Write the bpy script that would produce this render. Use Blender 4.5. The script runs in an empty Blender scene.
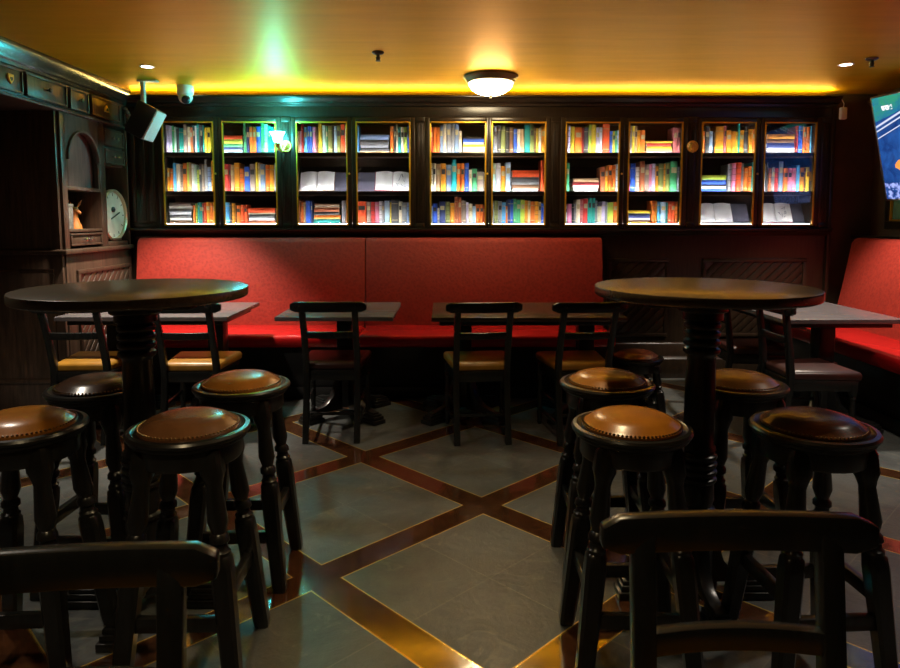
import bpy, bmesh, math, random
from mathutils import Vector, Matrix
R = math.radians
PI = math.pi
S = bpy.context.scene
COL = S.collection
rnd = random.Random(7)

# ------------------------------------------------------------------ camera, world, exposure
cam = bpy.data.cameras.new('camera')
cam.sensor_width = 36.0
cam.lens = 676.06 / 900 * 36
cam.shift_y = -(334 - 278.78) / 900
cam.clip_start = 0.02
co = bpy.data.objects.new('camera', cam)
co.location = (0, 0, 1.38)
co.rotation_euler = (PI / 2 - 0.088434, 0, -0.0072806)
COL.objects.link(co)
S.camera = co
S.view_settings.view_transform = 'Standard'
S.view_settings.look = 'None'
S.view_settings.exposure = 0.25
S.view_settings.gamma = 1.0
S.view_settings.use_curve_mapping = False
S.cycles.use_denoising = True
S.cycles.max_bounces = 8
S.cycles.sample_clamp_indirect = 4.0
w = bpy.data.worlds.new('world')
S.world = w
w.use_nodes = True
w.node_tree.nodes['Background'].inputs[0].default_value = (0.5, 0.6, 0.7, 1)
w.node_tree.nodes['Background'].inputs[1].default_value = 0.02

CEIL = 2.455


def light(name, kind, loc, power, col, rot=(0, 0, 0), size=0.06, spot=100, blend=0.6):
    l = bpy.data.lights.new(name, kind)
    l.energy = power
    l.color = col
    if kind == 'SPOT':
        l.spot_size = R(spot)
        l.spot_blend = blend
    if kind in ('SPOT', 'POINT'):
        l.shadow_soft_size = size
    if kind == 'AREA':
        l.size = size
    o = bpy.data.objects.new(name, l)
    o.location = loc
    o.rotation_euler = rot
    COL.objects.link(o)
    return o


WARM = (1.0, 0.76, 0.42)
SOFT = (1.0, 0.88, 0.72)
# recessed ceiling spots (two in view); the others are unseen fill spots added out of frame
DOWN = [(-2.104, 4.904, 300, SOFT, 78), (2.795, 4.806, 190, SOFT, 78)]
FILL_SPOTS = [(-2.1, 2.7, 60, SOFT, 120), (0.35, 2.4, 62, WARM, 96), (2.6, 2.7, 90, SOFT, 95),
        (-0.6, 0.6, 40, WARM, 100), (-2.4, 1.0, 20, SOFT, 90), (2.4, 0.6, 40, SOFT, 90)]
for (x, y, p, c, a) in DOWN + FILL_SPOTS:
    light('spot_lamp', 'SPOT', (x, y, CEIL - 0.03), p, c, (0, 0, 0), 0.05, a, 0.55)


# ------------------------------------------------------------------ materials
class NT:
    def __init__(s, m):
        s.t = m.node_tree
        s.n = s.t.nodes
        s.l = s.t.links

    def new(s, k, **kw):
        o = s.n.new(k)
        for a, b in kw.items():
            setattr(o, a, b)
        return o

    def put(s, sock, v):
        if hasattr(v, 'is_output') or isinstance(v, bpy.types.NodeSocket):
            s.l.new(v, sock)
        elif isinstance(v, (tuple, list)) and len(v) == 3 and sock.type == 'RGBA':
            sock.default_value = (*v, 1)
        else:
            sock.default_value = v

    def m(s, op, a, b=0.0, c=None):
        o = s.new('ShaderNodeMath', operation=op)
        s.put(o.inputs[0], a)
        s.put(o.inputs[1], b)
        if c is not None:
            s.put(o.inputs[2], c)
        return o.outputs[0]

    def mix(s, f, a, b):
        o = s.new('ShaderNodeMix', data_type='RGBA')
        s.put(o.inputs[0], f)
        s.put(o.inputs[6], a)
        s.put(o.inputs[7], b)
        return o.outputs[2]

    def ramp(s, f, lo, hi):
        o = s.new('ShaderNodeMapRange')
        s.put(o.inputs[0], f)
        o.inputs[1].default_value = lo
        o.inputs[2].default_value = hi
        return o.outputs[0]

    def coord(s, scale=(1, 1, 1), rot=(0, 0, 0)):
        c = s.new('ShaderNodeTexCoord')
        mp = s.new('ShaderNodeMapping')
        s.l.new(c.outputs['Object'], mp.inputs[0])
        mp.inputs['Scale'].default_value = scale
        mp.inputs['Rotation'].default_value = rot
        return mp.outputs[0]

    def noise(s, vec, scale, detail=3, rough=0.5, dist=0.0):
        o = s.new('ShaderNodeTexNoise')
        if vec is not None:
            s.l.new(vec, o.inputs['Vector'])
        o.inputs['Scale'].default_value = scale
        o.inputs['Detail'].default_value = detail
        o.inputs['Roughness'].default_value = rough
        o.inputs['Distortion'].default_value = dist
        return o.outputs[0]

    def bump(s, h, strength, dist=0.01):
        o = s.new('ShaderNodeBump')
        o.inputs['Strength'].default_value = strength
        o.inputs['Distance'].default_value = dist
        s.put(o.inputs['Height'], h)
        return o.outputs[0]


MATS = {}


def mat(name, col, rough=0.5, metal=0.0, spec=0.5, var=0.0, nscale=8, stretch=(1, 1, 1), bump=0.0,
        bscale=None, bdist=0.005, coat=0.0, emit=None, estr=0.0, sheen=0.0):
    if name in MATS:
        return MATS[name]
    m = bpy.data.materials.new(name)
    m.use_nodes = True
    t = NT(m)
    b = t.n['Principled BSDF']
    b.inputs['Roughness'].default_value = rough
    b.inputs['Metallic'].default_value = metal
    b.inputs['Specular IOR Level'].default_value = spec
    if coat:
        b.inputs['Coat Weight'].default_value = coat
        b.inputs['Coat Roughness'].default_value = 0.12
    if sheen:
        b.inputs['Sheen Weight'].default_value = sheen
    b.inputs['Base Color'].default_value = (*col, 1)
    if var:
        n = t.noise(t.coord(stretch), nscale, 4, 0.6)
        f = t.ramp(n, 0.3, 0.7)
        c0 = tuple(max(0, x * (1 - var)) for x in col)
        c1 = tuple(min(1, x * (1 + var)) for x in col)
        t.put(b.inputs['Base Color'], t.mix(f, c0, c1))
    if bump:
        n = t.noise(t.coord(stretch), bscale or nscale, 3, 0.55)
        t.put(b.inputs['Normal'], t.bump(n, bump, bdist))
    if emit:
        b.inputs['Emission Color'].default_value = (*emit, 1)
        b.inputs['Emission Strength'].default_value = estr
    MATS[name] = m
    return m


BLACKWOOD = mat('black_stained_wood', (0.011, 0.0105, 0.010), 0.28, var=0.35, nscale=6, stretch=(12, 12, 1), bump=0.05, bscale=9)
CHAIRWOOD = mat('ebonised_wood', (0.011, 0.0115, 0.011), 0.27, var=0.3, nscale=7, stretch=(10, 10, 1), bump=0.05)
CASEWOOD = mat('dark_oak', (0.026, 0.0165, 0.010), 0.28, var=0.45, nscale=5, stretch=(14, 14, 0.8), bump=0.08, bscale=8)
HUTCHWOOD = mat('dark_walnut', (0.062, 0.036, 0.023), 0.36, var=0.5, nscale=5, stretch=(10, 10, 0.8), bump=0.08, bscale=8)
TOPWOOD = mat('walnut_tabletop', (0.062, 0.042, 0.022), 0.25, var=0.35, nscale=5, stretch=(1.2, 14, 14), bump=0.02, bscale=9, spec=0.9)
BRASS = mat('brass', (0.80, 0.50, 0.08), 0.32, 0.35)
GILT = mat('gilt_bead', (0.75, 0.42, 0.03), 0.35, 0.6)
BRONZE = mat('bronze', (0.10, 0.085, 0.05), 0.4, 0.8)
CHROME = mat('polished_steel', (0.6, 0.6, 0.6), 0.2, 1.0)
NAIL = mat('nailhead_brass', (0.30, 0.20, 0.09), 0.3, 1.0)
WHITE = mat('white_plastic', (0.84, 0.82, 0.78), 0.4)
GREYCLOTH = mat('speaker_cloth', (0.72, 0.70, 0.72), 0.8, var=0.15, nscale=120)
BLACKPL = mat('black_plastic', (0.012, 0.012, 0.013), 0.35)
TANLEATHER = mat('tan_leather', (0.30, 0.115, 0.018), 0.27, var=0.22, nscale=9, bump=0.12, bscale=160, bdist=0.001)
AMBERLEATHER = mat('amber_leather', (0.36, 0.13, 0.012), 0.27, var=0.2, nscale=9, bump=0.12, bscale=160, bdist=0.001)
BROWNLEATHER = mat('brown_leather', (0.13, 0.055, 0.022), 0.25, var=0.25, nscale=9, bump=0.12, bscale=160, bdist=0.001)
DARKLEATHER = mat('dark_brown_leather', (0.045, 0.022, 0.013), 0.24, var=0.25, nscale=9, bump=0.12, bscale=160, bdist=0.001)
OXLEATHER = mat('oxblood_leather', (0.040, 0.011, 0.009), 0.36, var=0.25, nscale=9, bump=0.1, bscale=160, bdist=0.001)
OCHRELEATHER = mat('ochre_leather', (0.36, 0.17, 0.018), 0.36, var=0.2, nscale=9, bump=0.1, bscale=160, bdist=0.001)
REDVINYL = mat('red_vinyl', (0.55, 0.012, 0.012), 0.20, var=0.12, nscale=5, bump=0.05, bscale=60, bdist=0.002)
PAPER = mat('paper', (0.84, 0.80, 0.74), 0.8)
INK = mat('ink', (0.05, 0.05, 0.055), 0.8)
CLAY = mat('terracotta', (0.55, 0.17, 0.03), 0.5, var=0.2, nscale=14)
GREYTIN = mat('grey_tin', (0.20, 0.18, 0.16), 0.5, var=0.5, nscale=30)
DARKGAP = mat('dark_interior', (0.012, 0.010, 0.009), 0.7)
PLINTH = mat('plinth_black', (0.008, 0.007, 0.007), 0.5)


def emitter(name, col, s):
    m = bpy.data.materials.new(name)
    m.use_nodes = True
    b = m.node_tree.nodes['Principled BSDF']
    b.inputs['Base Color'].default_value = (*[min(1, c) for c in col], 1)
    b.inputs['Emission Color'].default_value = (*col, 1)
    b.inputs['Emission Strength'].default_value = s
    return m


LED = emitter('led_strip_glow', (0.90, 0.95, 1.0), 82)
LEDLOW = emitter('dim_led_strip_glow', (0.90, 0.95, 1.0), 80)
CEILGLOW = emitter('added_ceiling_glow', (1.0, 0.74, 0.20), 48)
BOWL = emitter('opal_glass_glow', (1.0, 0.80, 0.48), 42)
LENS = emitter('downlight_lens_glow', (1.0, 0.93, 0.85), 14)
TEALGLASS = emitter('teal_glass_glow', (0.12, 0.85, 0.90), 70)
BULB = emitter('bulb_glow', (0.85, 1.0, 1.0), 60)


def glass_mat():
    m = bpy.data.materials.new('cabinet_glass')
    m.use_nodes = True
    t = NT(m)
    t.n.remove(t.n['Principled BSDF'])
    tr = t.new('ShaderNodeBsdfTransparent')
    gl = t.new('ShaderNodeBsdfGlossy')
    gl.inputs['Roughness'].default_value = 0.02
    fr = t.new('ShaderNodeFresnel')
    fr.inputs[0].default_value = 1.45
    mx = t.new('ShaderNodeMixShader')
    t.l.new(t.m('MINIMUM', t.m('MULTIPLY', fr.outputs[0], 1.8), 1.0), mx.inputs[0])
    t.l.new(tr.outputs[0], mx.inputs[1])
    t.l.new(gl.outputs[0], mx.inputs[2])
    t.l.new(mx.outputs[0], t.n['Material Output'].inputs[0])
    return m


GLASS = glass_mat()


def fabric_mat():
    m = bpy.data.materials.new('red_damask')
    m.use_nodes = True
    t = NT(m)
    b = t.n['Principled BSDF']
    v = t.new('ShaderNodeTexVoronoi')
    v.feature = 'SMOOTH_F1'
    c = t.coord((1, 1, 1))
    t.l.new(c, v.inputs['Vector'])
    v.inputs['Scale'].default_value = 46
    n1 = t.noise(c, 34, 4, 0.6, 1.5)
    n2 = t.noise(c, 220, 2, 0.5)
    p = t.m('ADD', t.m('MULTIPLY', v.outputs['Distance'], 0.9), t.m('MULTIPLY', n1, 0.8))
    f = t.ramp(p, 0.55, 0.95)
    col = t.mix(f, (0.28, 0.014, 0.006), (0.38, 0.024, 0.010))
    col2 = t.mix(t.m('MULTIPLY', n2, 0.35), col, (0.17, 0.009, 0.005))
    t.put(b.inputs['Base Color'], col2)
    b.inputs['Roughness'].default_value = 0.72
    b.inputs['Sheen Weight'].default_value = 0.08
    b.inputs['Sheen Tint'].default_value = (1, 0.25, 0.15, 1)
    t.put(b.inputs['Normal'], t.bump(t.m('ADD', f, n2), 0.25, 0.003))
    return m


DAMASK = fabric_mat()


def ceiling_mat():
    m = bpy.data.materials.new('gold_lacquer_ceiling')
    m.use_nodes = True
    t = NT(m)
    b = t.n['Principled BSDF']
    n = t.noise(t.coord((0.7, 5, 1)), 2.2, 5, 0.6)
    t.put(b.inputs['Base Color'], t.mix(t.ramp(n, 0.3, 0.7), (0.74, 0.40, 0.008), (0.84, 0.47, 0.012)))
    b.inputs['Roughness'].default_value = 0.5
    b.inputs['Coat Weight'].default_value = 0.04
    b.inputs['Coat Roughness'].default_value = 0.3
    b.inputs['Metallic'].default_value = 0.55
    b.inputs['Specular Tint'].default_value = (1.0, 0.60, 0.05, 1)
    n2 = t.noise(t.coord((1.5, 14, 1)), 3.5, 3, 0.5)
    t.put(b.inputs['Normal'], t.bump(n2, 0.15, 0.01))
    return m


def floor_mat():
    m = bpy.data.materials.new('slate_and_wood_floor')
    m.use_nodes = True
    t = NT(m)
    b = t.n['Principled BSDF']
    PHI, U0, P, W, V0 = 0.770926, 2.14154, 0.94279, 0.1323, 2.33059
    c = t.new('ShaderNodeTexCoord').outputs['Object']
    sp = t.new('ShaderNodeSeparateXYZ')
    t.l.new(c, sp.inputs[0])
    x, y = sp.outputs[0], sp.outputs[1]
    u = t.m('ADD', t.m('MULTIPLY', x, -math.sin(PHI)), t.m('MULTIPLY', y, math.cos(PHI)))
    v = t.m('ADD', t.m('MULTIPLY', x, math.cos(PHI)), t.m('MULTIPLY', y, math.sin(PHI)))

    def dist(q, q0):  # distance to the nearest strip centre line, and to the nearest tile joint
        k = t.m('ADD', t.m('SUBTRACT', q, q0), P / 2 + 20 * P)
        f = t.m('SUBTRACT', t.m('MODULO', k, P), P / 2)
        return t.m('ABSOLUTE', f), t.m('FLOOR', t.m('DIVIDE', t.m('ADD', t.m('SUBTRACT', q, q0), 20 * P), P / 2))
    du, iu = dist(u, U0)
    dv, iv = dist(v, V0)
    d = t.m('MINIMUM', du, dv)
    strip = t.m('LESS_THAN', d, W / 2)
    brass = t.m('LESS_THAN', t.m('ABSOLUTE', t.m('SUBTRACT', d, W / 2)), 0.0042)
    brass = t.m('MULTIPLY', brass, t.m('GREATER_THAN', d, W / 2 - 0.0042))
    jt = t.m('GREATER_THAN', t.m('MAXIMUM', du, dv), P / 2 - 0.0028)
    # slate
    cmb = t.new('ShaderNodeCombineXYZ')
    t.l.new(iu, cmb.inputs[0])
    t.l.new(iv, cmb.inputs[1])
    wn = t.new('ShaderNodeTexWhiteNoise', noise_dimensions='3D')
    t.l.new(cmb.outputs[0], wn.inputs[0])
    n1 = t.noise(c, 3.0, 6, 0.62, 0.6)
    n2 = t.noise(c, 22, 5, 0.6)
    n3 = t.noise(c, 5.5, 8, 0.7, 1.8)
    s1 = t.mix(t.ramp(n1, 0.3, 0.7), (0.034, 0.038, 0.040), (0.120, 0.126, 0.120))
    s2 = t.mix(t.m('MULTIPLY', wn.outputs[0], 0.5), s1, (0.060, 0.062, 0.056))
    s3 = t.mix(t.m('MULTIPLY', t.ramp(n3, 0.58, 0.68), 0.40), s2, (0.22, 0.20, 0.16))
    vein = t.m('LESS_THAN', t.m('ABSOLUTE', t.m('SUBTRACT', n3, 0.5)), 0.006)
    s3 = t.mix(t.m('MULTIPLY', vein, 0.4), s3, (0.03, 0.032, 0.03))
    s4 = t.mix(t.m('MULTIPLY', jt, 0.5), s3, (0.16, 0.15, 0.12))
    # wood strips
    cu = t.new('ShaderNodeCombineXYZ')
    t.l.new(u, cu.inputs[0])
    t.l.new(v, cu.inputs[1])
    nw = t.noise(cu.outputs[0], 16, 5, 0.65)
    wood = t.mix(t.ramp(nw, 0.3, 0.7), (0.030, 0.011, 0.005), (0.085, 0.032, 0.013))
    col = t.mix(strip, s4, wood)
    col = t.mix(brass, col, (0.62, 0.40, 0.10))
    t.put(b.inputs['Base Color'], col)
    t.put(b.inputs['Metallic'], t.m('MULTIPLY', brass, 0.7))
    rs = t.m('ADD', 0.26, t.m('MULTIPLY', n2, 0.26))
    rw = t.m('ADD', 0.05, t.m('MULTIPLY', nw, 0.12))
    t.put(b.inputs['Coat Weight'], t.m('MULTIPLY', strip, 0.9))
    b.inputs['Coat Roughness'].default_value = 0.10
    t.put(b.inputs['Roughness'], t.m('ADD', t.m('MULTIPLY', rs, t.m('SUBTRACT', 1, strip)), t.m('MULTIPLY', rw, strip)))
    h = t.m('ADD', t.m('MULTIPLY', n2, 0.5), t.m('MULTIPLY', n3, 0.7))
    h = t.m('SUBTRACT', t.m('MULTIPLY', h, t.m('SUBTRACT', 1.0, t.m('MULTIPLY', strip, 0.78))), t.m('MULTIPLY', jt, 0.3))
    t.put(b.inputs['Normal'], t.bump(h, 0.5, 0.008))
    return m


def screen_mat():
    m = bpy.data.materials.new('television_picture')
    m.use_nodes = True
    t = NT(m)
    b = t.n['Principled BSDF']
    c = t.new('ShaderNodeTexCoord').outputs['Object']
    sp = t.new('ShaderNodeSeparateXYZ')
    t.l.new(c, sp.inputs[0])
    y, z = sp.outputs[0], sp.outputs[2]     # along the screen from its far edge, and up
    n = t.noise(c, 7, 5, 0.6, 0.8)
    n2 = t.noise(c, 26, 3, 0.6)
    base = t.mix(t.ramp(n, 0.3, 0.7), (0.004, 0.02, 0.12), (0.02, 0.10, 0.36))
    top = t.mix(t.ramp(n, 0.35, 0.6), (0.01, 0.12, 0.30), (0.03, 0.26, 0.16))
    f = t.m('GREATER_THAN', t.m('ADD', z, t.m('MULTIPLY', y, -0.25)), 0.21)
    col = t.mix(f, base, top)
    q = t.m('ADD', z, t.m('MULTIPLY', y, -0.35))
    for k, (zz, ww) in enumerate(((0.17, 0.008), (0.135, 0.006), (0.08, 0.004))):
        l = t.m('LESS_THAN', t.m('ABSOLUTE', t.m('SUBTRACT', q, zz)), ww)
        col = t.mix(l, col, (0.55, 0.6, 0.75))
    dx = t.m('SUBTRACT', y, 0.24)
    dz = t.m('SUBTRACT', z, -0.14)
    e = t.m('ADD', t.m('MULTIPLY', t.m('MULTIPLY', dx, dx), 1.0), t.m('MULTIPLY', t.m('MULTIPLY', dz, dz), 6.0))
    col = t.mix(t.m('LESS_THAN', t.m('ADD', e, t.m('MULTIPLY', n2, 0.02)), 0.022), col, (0.9, 0.30, 0.06))
    lo = t.m('LESS_THAN', z, -0.27)
    col = t.mix(t.m('MULTIPLY', lo, t.ramp(n2, 0.45, 0.6)), col, (0.35, 0.42, 0.9))
    lg = t.m('MULTIPLY', t.m('LESS_THAN', t.m('ABSOLUTE', t.m('SUBTRACT', y, 0.14)), 0.05),
             t.m('LESS_THAN', t.m('ABSOLUTE', t.m('SUBTRACT', z, 0.31)), 0.018))
    col = t.mix(t.m('MULTIPLY', lg, t.ramp(n2, 0.42, 0.5)), col, (0.9, 0.95, 1.0))
    t.put(b.inputs['Base Color'], (0.01, 0.01, 0.01))
    b.inputs['Roughness'].default_value = 0.15
    t.put(b.inputs['Emission Color'], col)
    b.inputs['Emission Strength'].default_value = 1.1
    return m


# ------------------------------------------------------------------ mesh helpers
class MB:
    def __init__(s):
        s.bm = bmesh.new()
        s.mi = 0

    def _face(s, vs):
        try:
            f = s.bm.faces.new(vs)
            f.material_index = s.mi
            return f
        except ValueError:
            return None

    def box(s, x0, x1, y0, y1, z0, z1, M=None):
        P = [(x, y, z) for z in (z0, z1) for y in (y0, y1) for x in (x0, x1)]
        v = [s.bm.verts.new((M @ Vector(p)) if M is not None else p) for p in P]
        for q in ((0, 2, 3, 1), (4, 5, 7, 6), (0, 1, 5, 4), (2, 6, 7, 3), (0, 4, 6, 2), (1, 3, 7, 5)):
            s._face([v[i] for i in q])
        return s

    def loft(s, rings, close=True, cap=True):
        """rings: equal length lists of points."""
        vr = [[s.bm.verts.new(p) for p in r] for r in rings]
        n = len(vr[0])
        for a, b in zip(vr, vr[1:]):
            for i in range(n if close else n - 1):
                j = (i + 1) % n
                s._face((a[i], a[j], b[j], b[i]))
        if cap:
            s._face(vr[0][::-1])
            s._face(vr[-1])
        return s

    def lathe(s, prof, n=24, M=None, cap=True):
        rings = []
        for r, z in prof:
            ring = []
            for i in range(n):
                a = 2 * PI * i / n
                p = Vector((max(r, 1e-4) * math.cos(a), max(r, 1e-4) * math.sin(a), z))
                ring.append(M @ p if M is not None else p)
            rings.append(ring)
        return s.loft(rings, True, cap)

    def bar(s, p0, p1, wx, wz, side=None):
        """square-section bar from p0 to p1; wx along 'side', wz across."""
        p0, p1 = Vector(p0), Vector(p1)
        d = (p1 - p0).normalized()
        sd = Vector(side) if side else (Vector((0, 0, 1)).cross(d) if abs(d.z) < 0.95 else Vector((1, 0, 0)))
        sd = (sd - d * sd.dot(d)).normalized()
        up = d.cross(sd)
        q = [sd * (a * wx / 2) + up * (b * wz / 2) for a, b in ((-1, -1), (1, -1), (1, 1), (-1, 1))]
        return s.loft([[p0 + k for k in q], [p1 + k for k in q]])

    def turned(s, p0, p1, prof, n=16):
        """loft along p0->p1; prof = (t, radius, squareness 0..1)."""
        p0, p1 = Vector(p0), Vector(p1)
        rings = []
        for t_, r, q in prof:
            c = p0.lerp(p1, t_)
            ring = []
            for i in range(n):
                a = 2 * PI * i / n + PI / n
                ca, sa = math.cos(a), math.sin(a)
                k = 1.0 / max(abs(ca), abs(sa))
                k = 1 + (min(k, 1.32) - 1) * q
                ring.append(c + Vector((r * k * ca, r * k * sa, 0)))
            rings.append(ring)
        return s.loft(rings)

    def tube(s, pts, r, n=8):
        pts = [Vector(p) for p in pts]
        rings = []
        for i, p in enumerate(pts):
            d = (pts[min(i + 1, len(pts) - 1)] - pts[max(i - 1, 0)]).normalized()
            ref = Vector((0, 0, 1)) if abs(d.z) < 0.9 else Vector((1, 0, 0))
            a = d.cross(ref).normalized()
            b = d.cross(a)
            rr = r[i] if isinstance(r, (list, tuple)) else r
            rings.append([p + a * (rr * math.cos(2 * PI * k / n)) + b * (rr * math.sin(2 * PI * k / n)) for k in range(n)])
        return s.loft(rings)

    def prism(s, poly, axis, a, b):
        """extrude a 2-D polygon along axis x / y / z from a to b."""
        def at(q, h):
            if axis == 'x':
                return (h, q[0], q[1])
            if axis == 'y':
                return (q[0], h, q[1])
            return (q[0], q[1], h)
        return s.loft([[at(q, a) for q in poly], [at(q, b) for q in poly]])

    def build(s, name, mats, parent=None, bev=0.0, seg=2, smooth=True, loc=None, rot=None):
        bm = s.bm
        bmesh.ops.recalc_face_normals(bm, faces=bm.faces[:])
        if bev > 0:
            ed = [e for e in bm.edges if len(e.link_faces) == 2 and e.calc_face_angle(0) > R(35)]
            bmesh.ops.bevel(bm, geom=ed, offset=bev, offset_type='OFFSET', segments=seg, profile=0.5,
                            affect='EDGES', clamp_overlap=True)
        me = bpy.data.meshes.new(name)
        bm.to_mesh(me)
        bm.free()
        for m in (mats if isinstance(mats, (list, tuple)) else [mats]):
            me.materials.append(m)
        if smooth:
            me.shade_smooth()
            me.set_sharp_from_angle(angle=R(38))
        o = bpy.data.objects.new(name, me)
        COL.objects.link(o)
        if parent is not None:
            o.parent = parent
        if loc is not None:
            o.location = loc
        if rot is not None:
            o.rotation_euler = rot
        return o


def tag(o, label, cat, group=None, kind=None):
    o['label'] = label
    o['category'] = cat
    if group:
        o['group'] = group
    if kind:
        o['kind'] = kind
    return o


def thing(name, label, cat, loc=(0, 0, 0), rotz=0.0, group=None):
    o = bpy.data.objects.new(name, None)
    o.empty_display_size = 0.1
    COL.objects.link(o)
    o.location = loc
    o.rotation_euler = (0, 0, rotz)
    return tag(o, label, cat, group)


def dup(root, loc, rotz, label, mats=None):
    """copy of a thing with its parts and sub-parts; mats maps part name -> material for that copy."""
    r = root.copy()
    COL.objects.link(r)
    r.location = loc
    r.rotation_euler = (0, 0, rotz)
    r['label'] = label

    def rec(src, dst):
        for ch in list(src.children):
            c = ch.copy()
            COL.objects.link(c)
            c.parent = dst
            nm = ch.name.split('.')[0]
            if mats and nm in mats:
                c.material_slots[0].link = 'OBJECT'
                c.material_slots[0].material = mats[nm]
            rec(ch, c)
    rec(root, r)
    return r


def structure(name, mb, m, label, cat, bev=0.0, seg=2, smooth=True):
    return tag(mb.build(name, m, None, bev, seg, smooth), label, cat, kind='structure')


# ------------------------------------------------------------------ room shell
XL, XR, YB, YF = -3.45, 3.75, 6.12, -2.6
fl = MB()
fl.box(XL - 0.1, XR + 0.1, YF - 0.1, YB + 0.1, -0.06, 0.0)
structure('floor', fl, floor_mat(), 'slate tile floor divided by diagonal wood strips with brass lines', 'floor', smooth=False)
ce = MB()
ce.box(XL - 0.1, XR + 0.1, YF - 0.1, YB + 0.1, CEIL, CEIL + 0.06)
structure('ceiling', ce, ceiling_mat(), 'glossy golden yellow painted ceiling over the whole room', 'ceiling', smooth=False)
WALLDK = mat('dark_wall_paint', (0.085, 0.052, 0.032), 0.55, var=0.25, nscale=3, bump=0.05, bscale=40)
q = MB(); q.box(XL - 0.1, XR + 0.1, YB, YB + 0.1, 0, CEIL)
structure('wall_back', q, WALLDK, 'dark brown wall behind the glazed bookcases', 'wall', smooth=False)
q = MB(); q.box(XL - 0.1, XL, YF, YB, 0, CEIL)
structure('wall_left', q, WALLDK, 'dark wall behind the carved wooden bar hutch', 'wall', smooth=False)
q = MB(); q.box(XR, XR + 0.1, YF, YB, 0, CEIL)
structure('wall_right', q, WALLDK, 'dark brown wall behind the television and side bench', 'wall', smooth=False)
q = MB(); q.box(XL - 0.1, XR + 0.1, YF - 0.1, YF, 0, CEIL)
structure('wall_front', q, WALLDK, 'dark wall of the bar opposite the bookcases', 'wall', smooth=False)

YC = 5.80            # face of the bookcase joinery
CX0, CX1 = -2.78, 3.28
# frieze above and panelled wainscot below the bookcases
q = MB(); q.box(CX0, CX1, YC - 0.002, YB, 2.235, 2.375)
structure('trim_1', q, CASEWOOD, 'plain dark wood frieze between the bookcases and the cornice', 'frieze', 0.003)
q = MB()
q.prism([(5.70, 2.400), (5.70, 2.385), (5.725, 2.378), (5.74, 2.352), (5.77, 2.342), (5.775, 2.322), (5.80, 2.318),
         (5.80, 2.376), (5.715, 2.400)], 'x', CX0, CX1 + 0.03)
structure('trim_2', q, CASEWOOD, 'dark moulded cornice running above all the bookcases', 'cornice', 0.0015)
q = MB(); q.box(CX0 + 0.02, CX1 - 0.02, 5.765, 5.785, 2.398, 2.4085)  # unseen strip, added to throw a yellow glow on the ceiling
tag(q.build('added_light_strip', CEILGLOW, None), 'added warm light strip hidden on the cornice to brighten the ceiling', 'light strip')
q = MB()
q.prism([(5.735, 1.300), (5.735, 1.285), (5.76, 1.262), (5.785, 1.250), (5.80, 1.235), (5.82, 1.235), (5.82, 1.300)], 'x', CX0, CX1 + 0.015)
structure('trim_3', q, CASEWOOD, 'dark moulded sill rail under the bookcases', 'rail', 0.002)
YW = 5.815
q = MB()
q.box(CX0, CX1, YW, YB, 0.0, 1.236)
structure('trim_4', q, CASEWOOD, 'dark panelled wainscot below the bookcases', 'wainscot', 0.0)
# raised mouldings and diagonal boards of the visible wainscot panels
def panel_frame(mb, x0, x1, z0, z1, y, wd=0.03, th=0.018):
    for a, b, c, d in ((x0, x1, z1 - wd, z1), (x0, x1, z0, z0 + wd), (x0, x0 + wd, z0 + wd, z1 - wd), (x1 - wd, x1, z0 + wd, z1 - wd)):
        mb.box(a, b, y - th, y, c, d)


def diag_boards(mb, x0, x1, z0, z1, y, pitch=0.085, th=0.010, flip=False, conv=None):
    """boards at 45 degrees inside a rectangle, clipped to it; conv maps (along, z, out) to a point."""
    conv = conv or (lambda a, z, o: (a, y - o, z))
    gap = 0.012
    H = z1 - z0
    k = x0 - H
    while k < x1:
        poly = []
        a0, a1 = k, k + pitch - gap
        pts = [(a0, z0), (a1, z0), (a1 + H, z1), (a0 + H, z1)]
        # clip against x range
        def clip(pts, xv, keep):
            out = []
            for i in range(len(pts)):
                p, q_ = pts[i], pts[(i + 1) % len(pts)]
                ip, iq = keep(p[0]), keep(q_[0])
                if ip:
                    out.append(p)
                if ip != iq:
                    f = (xv - p[0]) / (q_[0] - p[0])
                    out.append((xv, p[1] + f * (q_[1] - p[1])))
            return out
        pts = clip(pts, x0, lambda v: v >= x0)
        if pts:
            pts = clip(pts, x1, lambda v: v <= x1)
        if len(pts) >= 3:
            if flip:
                pts = [(x0 + x1 - a, b) for a, b in pts]
            mb.loft([[conv(a, b, 0.0) for a, b in pts], [conv(a, b, th) for a, b in pts]])
        k += pitch


q = MB()
for x0, x1, dg in ((1.40, 1.93, True), (2.22, 3.12, True)):
    panel_frame(q, x0, x1, 0.36, 1.04, YW)
    if dg:
        diag_boards(q, x0 + 0.03, x1 - 0.03, 0.39, 1.01, YW)
structure('trim_5', q, CASEWOOD, 'moulded wainscot panels filled with diagonal boards beside the long bench', 'panelling', 0.003)
q = MB()
q.prism([(5.765, 0.0), (5.765, 0.165), (5.78, 0.185), (5.79, 0.19), (5.79, 0.29), (5.80, 0.305), (5.815, 0.31), (5.815, 0)], 'x', CX0, CX1)
structure('baseboard_back', q, CASEWOOD, 'tall stepped dark skirting along the bookcase wall', 'baseboard', 0.002)
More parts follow.
